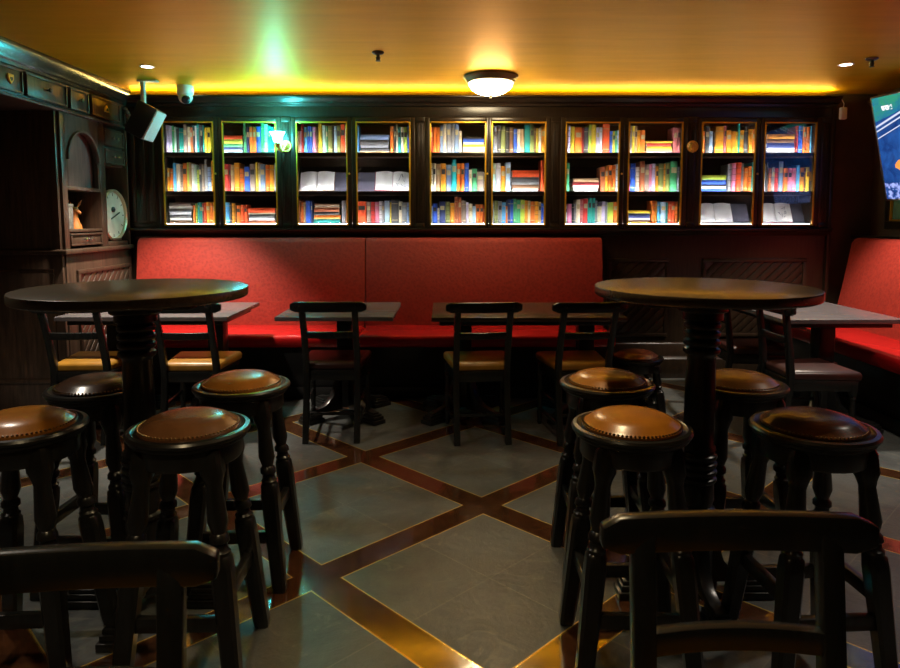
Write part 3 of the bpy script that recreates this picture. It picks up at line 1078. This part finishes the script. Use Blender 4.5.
# canopy with its own row of drawers and the crown moulding
CXF = -2.55
q = MB(); q.box(XL + 0.01, CXF, 2.6, 5.55, 2.12, 2.450); P_(q, 'canopy', HUTCHWOOD)
for y0, y1, pl in ((3.0, 3.42, 'knob'), (3.46, 3.85, 'knob'), (3.89, 4.135, 'shield'), (4.17, 4.63, 'knob'), (4.67, 4.92, 'knob'), (4.96, 5.40, 'cup')):
    drawer(y0, y1, 2.155, 2.305, CXF + 0.018, pl)
q = MB(); q.prism([(CXF, 2.12), (CXF + 0.02, 2.12), (CXF + 0.025, 2.135), (CXF, 2.15)], 'y', 2.6, 5.55); P_(q, 'canopy_bead', HUTCHWOOD, None, 0.002)
q = MB()
q.prism([(CXF, 2.315), (CXF + 0.008, 2.32), (CXF + 0.010, 2.34), (CXF + 0.022, 2.35), (CXF + 0.025, 2.37), (CXF + 0.038, 2.39),
         (CXF + 0.040, 2.405), (CXF + 0.050, 2.425), (CXF + 0.050, 2.452), (CXF, 2.452)], 'y', 2.6, 5.55)
P_(q, 'crown_moulding', mat('crown_lacquer', (0.03, 0.022, 0.017), 0.2, spec=0.7), None, 0.002)
q = MB()                                   # carved bracket at the end of the canopy
for i in range(7):
    a = i / 6
    q.lathe([(0.001, -0.02), (0.018, -0.012), (0.022, 0.0), (0.018, 0.012), (0.001, 0.02)], 10,
            Matrix.Translation((CXF + 0.02 + 0.025 * math.sin(a * PI), 5.50, 2.13 + 0.15 * a)) @ Matrix.Rotation(a * 3, 4, 'X'))
P_(q, 'carved_bracket', HUTCHWOOD, None, 0.0)

# clock in the hutch bay
t2 = thing('wall_clock', 'large round white clock face standing in the hutch bay', 'clock', (HX - 0.042 + HS.x, 5.335 + HS.y, 1.410))
MX = Matrix.Rotation(PI / 2, 4, 'Y')
q = MB(); q.lathe([(0.202, -0.02), (0.208, 0.0), (0.208, 0.02), (0.198, 0.03), (0.186, 0.022), (0.186, -0.02)], 48, MX)
q.build('rim', mat('pale_brass_rim', (0.62, 0.55, 0.38), 0.3, 0.6), t2)
q = MB(); q.lathe([(0.187, -0.015), (0.187, 0.006)], 48, MX)
q.build('dial', mat('aged_white_dial', (0.72, 0.74, 0.66), 0.45, var=0.18, nscale=7), t2)
q = MB(); q.lathe([(0.022, 0.006), (0.022, 0.018), (0.012, 0.024)], 16, Matrix.Translation((0, -0.005, 0.045)) @ MX)
q.build('hub', BLACKPL, t2)
q = MB(); q.bar((0.012, -0.04, -0.03), (0.012, 0.10, 0.022), 0.006, 0.008)
q.build('hand', BLACKPL, t2)
q = MB()
for i in range(12):
    a = 2 * PI * i / 12
    M = Matrix.Translation((0.0065, 0.165 * math.sin(a), 0.165 * math.cos(a))) @ Matrix.Rotation(-a, 4, 'X')
    q.box(0, 0.0015, -0.003, 0.003, -0.012, 0.012, M)
q.build('hour_marks', INK, t2)
# support block keeps the clock on its sill
q = MB(); q.box(-0.035, 0.035, -0.07, 0.07, -0.205, -0.185)
q.build('stand', HUTCHWOOD, t2, 0.003)

# orange stag figurine and grey tin in the niche
t3 = thing('stag_figurine', 'small orange stag figurine with spread antlers in the open niche', 'figurine', (HX - 0.13 + HS.x, 4.93 + HS.y, 1.3055))
q = MB(); q.lathe([(0.052, 0), (0.05, 0.02), (0.036, 0.05), (0.026, 0.09), (0.026, 0.12), (0.034, 0.135), (0.03, 0.155), (0.012, 0.165)], 18)
q.build('bust', CLAY, t3)
q = MB(); q.tube([(0.0, 0, 0.135), (0.03, -0.004, 0.128), (0.052, -0.006, 0.115)], [0.022, 0.016, 0.010], 10)
q.build('muzzle', CLAY, t3)
for s_ in (-1, 1):
    q = MB()
    q.tube([(0, s_ * 0.015, 0.15), (0, s_ * 0.05, 0.165), (0, s_ * 0.085, 0.185), (0.0, s_ * 0.11, 0.215)], [0.007, 0.006, 0.005, 0.002], 6)
    q.tube([(0, s_ * 0.055, 0.168), (0.01, s_ * 0.06, 0.2)], [0.005, 0.002], 6)
    q.tube([(0, s_ * 0.085, 0.185), (0.012, s_ * 0.082, 0.215)], [0.004, 0.002], 6)
    q.build('antler', CLAY, t3)
t3 = thing('storage_tin', 'grey patterned upright tin in the niche beside the stag', 'tin', (HX - 0.12 + HS.x, 4.75 + HS.y, 1.3055))
q = MB(); q.box(-0.05, 0.05, -0.06, 0.06, 0, 0.16); q.build('canister', GREYTIN, t3, 0.006)
q = MB(); q.box(-0.053, 0.053, -0.063, 0.063, 0.16, 0.185); q.build('lid', GREYTIN, t3, 0.005)

# ------------------------------------------------------------------ ceiling and wall fittings
t = thing('ceiling_lamp', 'glowing white glass dome lamp with bronze rim on the ceiling', 'lamp', (0.346, 5.223, CEIL))
q = MB(); q.lathe([(0.10, 0.0), (0.205, -0.001), (0.208, -0.012), (0.196, -0.022), (0.192, -0.035), (0.180, -0.052), (0.168, -0.055), (0.168, -0.03), (0.10, -0.01)], 48)
q.build('rim', mat('olive_bronze', (0.30, 0.25, 0.14), 0.4, 0.5), t)
q = MB(); q.lathe([(0.167, -0.048)] + [(0.167 * math.cos(a), -0.05 - 0.095 * math.sin(a)) for a in [PI / 2 * i / 10 for i in range(10)]] + [(0.004, -0.145)], 48)
q.build('glass_bowl', BOWL, t)
q = MB(); q.lathe([(0.010, -0.143), (0.014, -0.150), (0.008, -0.157), (0.010, -0.163), (0.003, -0.172)], 14)
q.build('finial', BRONZE, t)

dl = None
for (x, y, *_r), lab in zip(DOWN, ('small recessed ceiling downlight above the wooden hutch', 'small recessed ceiling downlight near the television')):
    if dl is None:
        dl = thing('downlight', lab, 'downlight', (x, y, CEIL), 0, 'recessed ceiling downlights')
        q = MB(); q.lathe([(0.036, -0.001), (0.050, -0.001), (0.052, -0.004), (0.048, -0.008), (0.038, -0.006), (0.036, -0.003)], 28); q.build('trim_ring', WHITE, dl)
        q = MB(); q.lathe([(0.037, -0.0005), (0.037, -0.005), (0.02, -0.008), (0.004, -0.009)], 24); q.build('lens', LENS, dl)
    else:
        dup(dl, (x, y, CEIL), 0, lab)

sp0 = None
for (x, y), lab in zip(((-0.433, 4.488), (2.866, 4.629)), ('small dark sprinkler head hanging from the open middle of the ceiling', 'small dark sprinkler head next to the downlight near the television')):
    if sp0 is None:
        sp0 = thing('sprinkler', lab, 'sprinkler', (x, y, CEIL), 0, 'ceiling sprinkler heads')
        q = MB(); q.lathe([(0.038, 0), (0.040, -0.006), (0.030, -0.014), (0.014, -0.018)], 24); q.build('escutcheon', BRONZE, sp0)
        q = MB(); q.lathe([(0.012, -0.012), (0.012, -0.03), (0.016, -0.034), (0.013, -0.05), (0.006, -0.055)], 14); q.build('head', BRONZE, sp0)
        q = MB(); q.lathe([(0.017, -0.055), (0.017, -0.058)], 14); q.build('deflector', BRONZE, sp0)
    else:
        dup(sp0, (x, y, CEIL), 0, lab)

t = thing('security_camera', 'white dome security camera on the ceiling near the speaker', 'camera', (-2.11, 5.62, CEIL - 0.050))
t.scale = (1.2, 1.2, 1.2)
q = MB(); q.lathe([(0.055, 0.042), (0.055, -0.012), (0.05, -0.02)], 28); q.build('base', WHITE, t)
q = MB(); q.lathe([(0.045, -0.018)] + [(0.048 * math.cos(a), -0.03 - 0.048 * math.sin(a)) for a in [PI / 2 * i / 8 for i in range(8)]] + [(0.002, -0.078)], 28)
q.build('housing', WHITE, t)
q = MB(); M = Matrix.Translation((0.012, -0.022, -0.048)) @ Matrix.Rotation(R(118), 4, 'X') @ Matrix.Rotation(R(14), 4, 'Y')
q.lathe([(0.028, 0.0), (0.028, 0.022), (0.018, 0.030)], 20, M); q.build('lens', BLACKPL, t)

t = thing('speaker', 'black loudspeaker with pale grille tilted down from the corner', 'speaker', (-2.34, 5.40, 2.135), 0)
RM = Matrix.Rotation(R(5), 4, 'Z') @ Matrix.Rotation(R(28), 4, 'Y')
q = MB(); q.box(-0.085, 0.065, -0.115, 0.115, -0.13, 0.13, RM); q.build('cabinet', BLACKPL, t, 0.008)
q = MB(); q.box(0.0655, 0.078, -0.108, 0.108, -0.123, 0.123, RM); q.build('grille', GREYCLOTH, t, 0.005)
q = MB(); q.box(-0.03, 0.0, -0.02, 0.02, 0.10, CEIL - 2.135 - 0.006); q.box(-0.05, 0.10, -0.03, 0.03, CEIL - 2.135 - 0.012, CEIL - 2.135)
q.build('bracket', WHITE, t, 0.003)

# wall sconces
def sconce(xc, lab, lit):
    t = thing('wall_sconce', lab, 'sconce', (xc, YC - 0.013, 1.99))
    M = Matrix.Rotation(PI / 2, 4, 'X')
    q = MB(); q.lathe([(0.048, 0), (0.05, 0.004), (0.044, 0.010), (0.034, 0.008), (0.026, 0.014), (0.012, 0.022)], 28, M); q.build('backplate', BRASS, t)
    q = MB(); pts = [(0, -0.015, 0)]
    for i in range(11):
        a = i / 10
        pts.append((-0.045 * a, -0.03 - 0.075 * a, -0.055 * math.sin(a * PI) + 0.005 * a))
    q.tube(pts, 0.006, 8); q.build('arm', BRASS, t)
    q = MB(); q.lathe([(0.004, -0.05), (0.012, -0.042), (0.008, -0.032), (0.016, -0.02), (0.02, 0.0), (0.024, 0.012)], 16, Matrix.Translation((-0.045, -0.105, 0.005)))
    q.build('holder', BRASS, t)
    if lit:
        q = MB(); q.lathe([(0.024, 0.012), (0.034, 0.03), (0.040, 0.06), (0.058, 0.095), (0.062, 0.098), (0.055, 0.092), (0.036, 0.06), (0.03, 0.03), (0.02, 0.014)], 24,
                          Matrix.Translation((-0.045, -0.105, 0.005)))
        q.build('glass_shade', TEALGLASS, t)
        q = MB(); q.lathe([(0.008, 0.012), (0.02, 0.035), (0.024, 0.055), (0.016, 0.075), (0.003, 0.082)], 16, Matrix.Translation((-0.045, -0.105, 0.005)))
        q.build('bulb', BULB, t)
    return t


sconce(-1.34, 'lit brass wall sconce with glowing teal glass shade', True)
sconce(2.095, 'unlit brass wall bracket with round backplate and no shade', False)
light('sconce_glow', 'POINT', (-1.385, YC - 0.17, 2.10), 18.0, (0.05, 0.85, 0.9), size=0.04)

# white sensor hanging beside the bookcases
t = thing('wireless_sensor', 'small white plastic box hanging on a cord beside the end board', 'sensor', (3.335, 5.74, 2.34))
q = MB(); q.box(-0.028, 0.028, -0.018, 0.018, -0.13, -0.03); q.build('case', WHITE, t, 0.010, 3)
q = MB(); q.tube([(0.0, 0.0, -0.03), (0.004, 0.0, 0.0), (-0.01, 0.005, 0.03), (-0.022, 0.01, 0.055)], 0.004, 8); q.build('cord', WHITE, t)

# television on the side wall
t = thing('television', 'flat television showing a blue outdoor picture, tilted from the side wall', 'television', (3.40, 5.35, 1.92))
yaw = math.atan2(-0.98, 0.17)
t.rotation_euler = (R(14), 0, yaw)
t.rotation_mode = 'XYZ'
q = MB(); q.box(0.0, 1.46, 0.004, 0.045, -0.41, 0.41); q.build('body', BLACKPL, t, 0.004)
q = MB(); q.box(0.012, 1.448, 0.0, 0.006, -0.395, 0.398); q.build('screen', screen_mat(), t, smooth=False)
q = MB()
for a, b, c_, d in ((0, 1.46, 0.398, 0.41), (0, 1.46, -0.41, -0.395), (0, 0.012, -0.41, 0.41), (1.448, 1.46, -0.41, 0.41)):
    q.box(a, b, -0.003, 0.006, c_, d)
q.build('bezel', mat('silver_bezel', (0.35, 0.33, 0.3), 0.3, 0.8), t, 0.001)
q = MB(); q.box(0.60, 0.86, 0.045, 0.10, -0.12, 0.12); q.build('wall_mount', BLACKPL, t, 0.004)
# frame on the side wall below the television
t = thing('picture_frame', 'dark wooden frame with gilt inner edge on the wall under the television', 'picture', (XR, 5.2, 1.6))
q = MB()
for y0, y1, z0, z1 in ((-0.52, 0.52, -0.30, -0.24), (-0.52, 0.52, 0.24, 0.30), (-0.52, -0.46, -0.24, 0.24), (0.46, 0.52, -0.24, 0.24)):
    q.box(-0.035, 0, y0, y1, z0, z1)
q.build('frame', CASEWOOD, t, 0.004)
q = MB()
for y0, y1, z0, z1 in ((-0.46, 0.46, -0.24, -0.225), (-0.46, 0.46, 0.225, 0.24), (-0.46, -0.445, -0.225, 0.225), (0.445, 0.46, -0.225, 0.225)):
    q.box(-0.03, 0, y0, y1, z0, z1)
q.build('gilt_edge', GILT, t, 0.002)
q = MB(); q.box(-0.012, 0, -0.445, 0.445, -0.225, 0.225)
q.build('print', mat('green_print', (0.10, 0.22, 0.16), 0.25, var=0.5, nscale=6), t, smooth=False)

# ------------------------------------------------------------------ bar stools
LEGPROF = [(0, 0.026, 1), (0.02, 0.0312, 1), (0.1, 0.0319, 0.9), (0.13, 0.0273, 0.3), (0.16, 0.0232, 0), (0.3, 0.0299, 0), (0.345, 0.0201, 0), (0.36, 0.0281, 0), (0.38, 0.0287, 0), (0.39, 0.0214, 0), (0.41, 0.0226, 0), (0.42, 0.0293, 0), (0.435, 0.0274, 0), (0.445, 0.0292, 0.8), (0.5, 0.0306, 1), (0.97, 0.0247, 1), (1, 0.0221, 1)]


def make_stool(label, pad, H=0.744, foot=0.165, toph=0.095, group='round bar stools around the high tables'):
    t = thing('bar_stool' if H > 0.6 else 'low_stool', label, 'stool', (0, 0, 0), 0, group)
    q = MB(); q.lathe([(0.05, H - 0.032), (0.165, H - 0.032), (0.172, H - 0.026), (0.173, H - 0.018), (0.181, H - 0.012), (0.183, H - 0.004),
                       (0.178, H + 0.003), (0.166, H + 0.005), (0.160, H + 0.001), (0.05, H + 0.001)], 48)
    q.build('seat_rim', BLACKWOOD, t)
    q = MB(); q.lathe([(0.135, H - 0.09), (0.152, H - 0.09), (0.156, H - 0.082), (0.156, H - 0.03), (0.135, H - 0.03)], 40)
    q.build('apron', BLACKWOOD, t)
    q = MB(); q.lathe([(0.150, H + 0.001), (0.150, H + 0.008), (0.143, H + 0.013), (0.135, H + 0.017), (0.122, H + 0.028), (0.10, H + 0.037), (0.07, H + 0.042), (0.035, H + 0.044), (0.004, H + 0.0445)], 48)
    pd = q.build('seat_pad', pad, t)
    q = MB()
    N = 76
    for i in range(N):
        a = 2 * PI * i / N
        q.lathe([(0.0046, 0.0), (0.0042, 0.0025), (0.0022, 0.0045)], 6, Matrix.Translation((0.146 * math.cos(a), 0.146 * math.sin(a), H + 0.0095)))
    q.build('nailhead_trim', NAIL, pd)
    zt = H - 0.034
    legs = []
    for sx in (-1, 1):
        for sy in (-1, 1):
            q = MB(); q.turned((sx * toph, sy * toph, zt), (sx * foot, sy * foot, 0), LEGPROF, 16)
            q.build('leg', BLACKWOOD, t)

    def at(sx, sy, z):
        f = (zt - z) / zt
        return Vector((sx * (toph + (foot - toph) * f), sy * (toph + (foot - toph) * f), z))
    for s_, z in ((-1, H * 0.27), (1, H * 0.27)):
        q = MB(); q.bar(at(-1, s_, z), at(1, s_, z), 0.025, 0.044); q.build('stretcher', BLACKWOOD, t, 0.003)
    for s_, z in ((-1, H * 0.36), (1, H * 0.36)):
        q = MB(); q.bar(at(s_, -1, z), at(s_, 1, z), 0.025, 0.044); q.build('stretcher', BLACKWOOD, t, 0.003)
    return t


ST = [('amber-topped bar stool in front of the chair-side edge, cut by the frame', -1.305, 2.05, 0.05, AMBERLEATHER),
      ('dark brown leather bar stool partly hidden behind the high table column', -1.318, 2.53, -0.04, DARKLEATHER),
      ('tan leather bar stool beside the cluster, closest to the open diagonal floor', -0.785, 2.57, 0.03, TANLEATHER),
      ('brown leather bar stool in front of the hutch-side high table column', -0.785, 2.03, 0.02, BROWNLEATHER),
      ('tan leather bar stool tucked behind the brightest orange stool', 0.632, 2.59, -0.02, TANLEATHER),
      ('bright orange-tan leather bar stool in front of the bench-side high table column', 0.575, 2.035, -0.03, AMBERLEATHER),
      ('tan leather bar stool behind the dark-topped one, next to the column', 1.135, 2.57, 0.04, TANLEATHER),
      ('dark brown leather bar stool nearest the side bench', 1.13, 2.02, 0.06, BROWNLEATHER)]
ST[0] = ('amber leather bar stool at the hutch side, cut by the picture edge',) + ST[0][1:]
ST[2] = ('tan leather bar stool at the hutch-side high table, beside the teal floor glint',) + ST[2][1:]
ST[7] = ('brown leather bar stool directly in front of the side bench',) + ST[7][1:]
st0 = None
for lab, x, y, rz, m in ST:
    if st0 is None:
        st0 = make_stool(lab, m)
        st0.location = (x, y, 0)
        st0.rotation_euler = (0, 0, rz)
    else:
        dup(st0, (x, y, 0), rz, lab, {'seat_pad': m})
lo = make_stool('low round stool with reddish brown leather seat beside the wainscot', mat('red_brown_leather', (0.16, 0.045, 0.025), 0.33, var=0.2, nscale=9), 0.435, 0.15, 0.10, None)
lo.location = (1.315, 4.58, 0)

# ------------------------------------------------------------------ high round tables
def make_high_table(label):
    t = thing('round_high_table', label, 'table', (0, 0, 0), 0, 'round high tables')
    H = 1.142
    q = MB(); q.lathe([(0.30, H - 0.034), (0.372, H - 0.034), (0.376, H - 0.031), (0.378, H - 0.026), (0.378, H - 0.005), (0.3765, H - 0.0015), (0.373, H), (0.05, H)], 72)
    q.build('tabletop', TOPWOOD, t)
    q = MB(); q.lathe([(0.075, H - 0.09), (0.085, H - 0.085), (0.085, H - 0.039), (0.075, H - 0.038)], 32)
    q.box(-0.20, 0.20, -0.045, 0.045, H - 0.072, H - 0.0385)
    q.build('top_block', BLACKWOOD, t, 0.003)
    prof = [(0.070, H - 0.091), (0.070, H - 0.115), (0.060, H - 0.122)]
    z = H - 0.125
    for k in range(4):
        prof += [(0.053, z), (0.062, z - 0.006), (0.064, z - 0.014), (0.061, z - 0.022), (0.052, z - 0.028)]
        z -= 0.030
    prof += [(0.048, z - 0.01), (0.052, z - 0.10), (0.054, z - 0.25), (0.053, 0.575), (0.060, 0.565), (0.062, 0.555), (0.055, 0.545)]
    z = 0.543
    for k in range(4):
        prof += [(0.056, z), (0.066, z - 0.006), (0.067, z - 0.013), (0.064, z - 0.020), (0.056, z - 0.026)]
        z -= 0.028
    prof += [(0.058, z - 0.01), (0.060, z - 0.06), (0.052, z - 0.085), (0.064, z - 0.092), (0.066, z - 0.102), (0.056, z - 0.110), (0.060, z - 0.13), (0.062, 0.06), (0.05, 0.045)]
    q = MB(); q.lathe(prof, 32); q.build('column', BLACKWOOD, t)
    for k in range(4):
        M = Matrix.Rotation(k * PI / 2, 4, 'Z')
        q = MB()
        poly = [(0.04, 0.06), (0.04, 0.27), (0.072, 0.265), (0.082, 0.20), (0.10, 0.14), (0.14, 0.095), (0.20, 0.08), (0.255, 0.078), (0.255, 0.06)]
        q.prism(poly, 'y', -0.022, 0.022)
        q.box(0.15, 0.285, -0.042, 0.042, 0.0, 0.028)
        q.box(0.16, 0.275, -0.034, 0.034, 0.028, 0.05)
        q.box(0.168, 0.267, -0.028, 0.028, 0.05, 0.066)
        bmesh.ops.transform(q.bm, matrix=M, verts=q.bm.verts[:])
        q.build('foot', BLACKWOOD, t, 0.003)
    return t


ht = make_high_table('round dark high table in front of the hutch')
ht.location = (-1.075, 2.335, 0)
dup(ht, (0.915, 2.375, 0), 0, 'round dark high table in front of the panelled wainscot')

# ------------------------------------------------------------------ rectangular pedestal tables
def pedestal(t, cx, cy, H):
    q = MB()
    q.box(cx - 0.055, cx + 0.055, cy - 0.055, cy + 0.055, 0.06, H - 0.05)
    q.box(cx - 0.07, cx + 0.07, cy - 0.07, cy + 0.07, 0.40, 0.43)
    q.box(cx - 0.07, cx + 0.07, cy - 0.07, cy + 0.07, 0.30, 0.33)
    q.build('pedestal', BLACKWOOD, t, 0.006)
    for k in range(4):
        M = Matrix.Translation((cx, cy, 0)) @ Matrix.Rotation(PI / 4 + k * PI / 2, 4, 'Z')
        q = MB()
        q.prism([(0.05, 0.05), (0.05, 0.30), (0.085, 0.295), (0.10, 0.22), (0.13, 0.15), (0.19, 0.10), (0.28, 0.08), (0.33, 0.075), (0.33, 0.05)], 'y', -0.024, 0.024)
        q.box(0.22, 0.37, -0.05, 0.05, 0.0, 0.028)
        q.box(0.23, 0.36, -0.042, 0.042, 0.028, 0.05)
        q.box(0.24, 0.35, -0.033, 0.033, 0.05, 0.064)
        bmesh.ops.transform(q.bm, matrix=M, verts=q.bm.verts[:])
        q.build('foot', BLACKWOOD, t, 0.004)


def make_table(label, x0, x1, y0, y1, peds, H=0.75, topm=None):
    cx, cy = (x0 + x1) / 2, (y0 + y1) / 2
    t = thing('pedestal_table', label, 'table', (cx, cy, 0), 0, 'dark rectangular tables at the red benches')
    a, b = (x1 - x0) / 2, (y1 - y0) / 2
    q = MB(); q.box(-a, a, -b, b, H - 0.028, H); q.build('tabletop', topm or TOPWOOD, t, 0.004)
    if len(peds) > 1:
        q = MB(); q.box(-a + 0.05, a - 0.05, -b + 0.06, b - 0.06, H - 0.062, H - 0.0285); q.build('apron', BLACKWOOD, t, 0.003)
    for px, py in peds:
        pedestal(t, px - cx, py - cy, H + (0.02 if len(peds) == 1 else -0.013))
    return t


GREYTOP = mat('grey_stained_tabletop', (0.135, 0.118, 0.125), 0.27, var=0.25, nscale=5, stretch=(1.2, 14, 14), bump=0.02, spec=0.7)
make_table('long dark table at the red bench, behind the hutch-side high table', -2.52, -1.405, 4.33, 5.10, [(-2.30, 4.72), (-1.60, 4.72)], topm=GREYTOP)
make_table('small square grey-topped table at the red bench with one chair', -1.10, -0.335, 4.32, 5.10, [(-0.70, 4.71)], topm=GREYTOP)
make_table('long brown table at the red bench with two ochre-seated chairs', -0.088, 1.17, 4.29, 5.08, [(0.13, 4.70), (0.985, 4.70)])
make_table('long dark table at the side bench under the television', 2.13, 2.90, 4.18, 5.42, [(2.53, 4.46), (2.53, 5.14)], topm=GREYTOP)

# ------------------------------------------------------------------ chairs
def make_chair(label, pad, rake=0.135):
    t = thing('side_chair', label, 'chair', (0, 0, 0), 0, 'dark wooden ladder-back chairs')
    # origin: floor point midway between the rear legs at seat height; seat towards +y
    SH = 0.445
    hw = 0.158
    yb, yt = -0.085, -rake       # rear foot and post top
    def post(z):
        if z < 0.44:
            f = z / 0.44
            return yb * (1 - f) ** 1.4
        f = (z - 0.44) / 0.43
        return yt * f ** 1.25
    for s_ in (-1, 1):
        q = MB()
        rings = []
        for z in (0.0, 0.1, 0.2, 0.3, 0.40, 0.47, 0.55, 0.65, 0.75, 0.862):
            wdt = 0.019
            y_ = post(z)
            x_ = s_ * hw
            th = 0.019 if z < 0.6 else 0.016
            rings.append([(x_ - wdt, y_ - th, z), (x_ + wdt, y_ - th, z), (x_ + wdt, y_ + th, z), (x_ - wdt, y_ + th, z)])
        q.loft(rings); q.build('leg', CHAIRWOOD, t, 0.004)
        q = MB()
        q.turned((s_ * 0.185, 0.36, SH - 0.03), (s_ * 0.185, 0.365, 0),
                 [(0, 0.019, 1), (0.16, 0.019, 1), (0.17, 0.014, 0), (0.19, 0.019, 0), (0.205, 0.020, 0), (0.22, 0.014, 0), (0.25, 0.014, 0), (0.50, 0.020, 0), (0.70, 0.0145, 0),
                  (0.73, 0.019, 0), (0.75, 0.013, 0), (0.80, 0.017, 0), (0.93, 0.013, 0), (0.95, 0.017, 0), (1, 0.012, 0)], 16)
        q.build('leg', CHAIRWOOD, t)

    def rail(z0, z1, half, ymid, bow, th, ends):
        q = MB()
        rings = []
        N = 14
        for i in range(N + 1):
            f = -1 + 2 * i / N
            y_ = ymid - bow * (1 - f * f)
            zt_ = z1 - (ends * max(0, (abs(f) - 0.86) / 0.14) ** 2)
            zb_ = z0 + (ends * max(0, (abs(f) - 0.86) / 0.14) ** 2)
            rings.append([(f * half, y_ - th, zb_), (f * half, y_ + th, zb_), (f * half, y_ + th, zt_), (f * half, y_ - th, zt_)])
        q.loft(rings)
        return q
    rail(0.822, 0.885, 0.230, post(0.855) + 0.012, 0.018, 0.015, 0.014).build('top_rail', CHAIRWOOD, t, 0.005)
    rail(0.652, 0.694, hw - 0.006, post(0.67) + 0.002, 0.020, 0.013, 0.0).build('back_rail', CHAIRWOOD, t, 0.004)
    q = MB()
    q.loft([[(-0.175, -0.01, z), (0.175, -0.01, z), (0.20, 0.385, z), (-0.20, 0.385, z)] for z in (SH - 0.07, SH - 0.005)])
    q.build('seat_frame', CHAIRWOOD, t, 0.004)
    q = MB()
    q.loft([[(-0.172 + d, 0.0 + d * 1.4, z), (0.172 - d, 0.0 + d * 1.4, z), (0.212 - d, 0.40 - d, z), (-0.212 + d, 0.40 - d, z)]
            for z, d in ((SH - 0.004, 0.004), (SH + 0.030, 0.0), (SH + 0.043, 0.010), (SH + 0.050, 0.03))])
    q.build('seat_pad', pad, t, 0.008, 3)
    for s_ in (-1, 1):
        for z in (0.11, 0.23):
            q = MB(); q.bar((s_ * hw, post(z), z), (s_ * 0.185, 0.362, z), 0.014, 0.020); q.build('stretcher', CHAIRWOOD, t, 0.003)
    q = MB(); q.bar((-0.172, 0.16, 0.115), (0.172, 0.16, 0.115), 0.014, 0.02); q.build('stretcher', CHAIRWOOD, t, 0.003)
    return t


CH = [('ochre-seated chair behind the hutch-side high table, closest to the hutch', -2.25, 4.13, 0.05, OCHRELEATHER),
      ('ochre-seated chair seen between the high table column and the tan stool', -1.57, 4.12, 0.03, OCHRELEATHER),
      ('dark red-brown seated chair at the small square table', -0.705, 4.16, 0.02, OXLEATHER),
      ('ochre-seated chair at the middle of the red bench, fully in view', 0.225, 4.12, 0.07, OCHRELEATHER),
      ('ochre-seated chair at the long brown table, partly behind bar stools', 0.855, 4.12, 0.09, OCHRELEATHER),
      ('dark red-brown chair facing the side bench, nearer of its pair', 2.02, 4.04, -PI / 2 + 0.03, OXLEATHER),
      ('dark red-brown chair facing the side bench, farther of its pair', 2.0, 4.80, -PI / 2 - 0.05, OXLEATHER),
      ('chair back cut off by the bottom corner beside the hutch-side stools', -0.572, 0.935, PI + 0.11, OCHRELEATHER),
      ('chair back cut off by the bottom edge in front of the bench-side stools', 0.490, 1.050, PI + 0.0, OCHRELEATHER)]
c0 = None
for i, (lab, x, y, rz, m) in enumerate(CH):
    if i in (0, 5):                          # a second chair build with a straighter back
        c0 = make_chair(lab, m, 0.135 if i == 0 else 0.05)
        c0.location = (x, y, 0)
        c0.rotation_euler = (0, 0, rz)
    else:
        dup(c0, (x, y, 0), rz, lab, {'seat_pad': m})
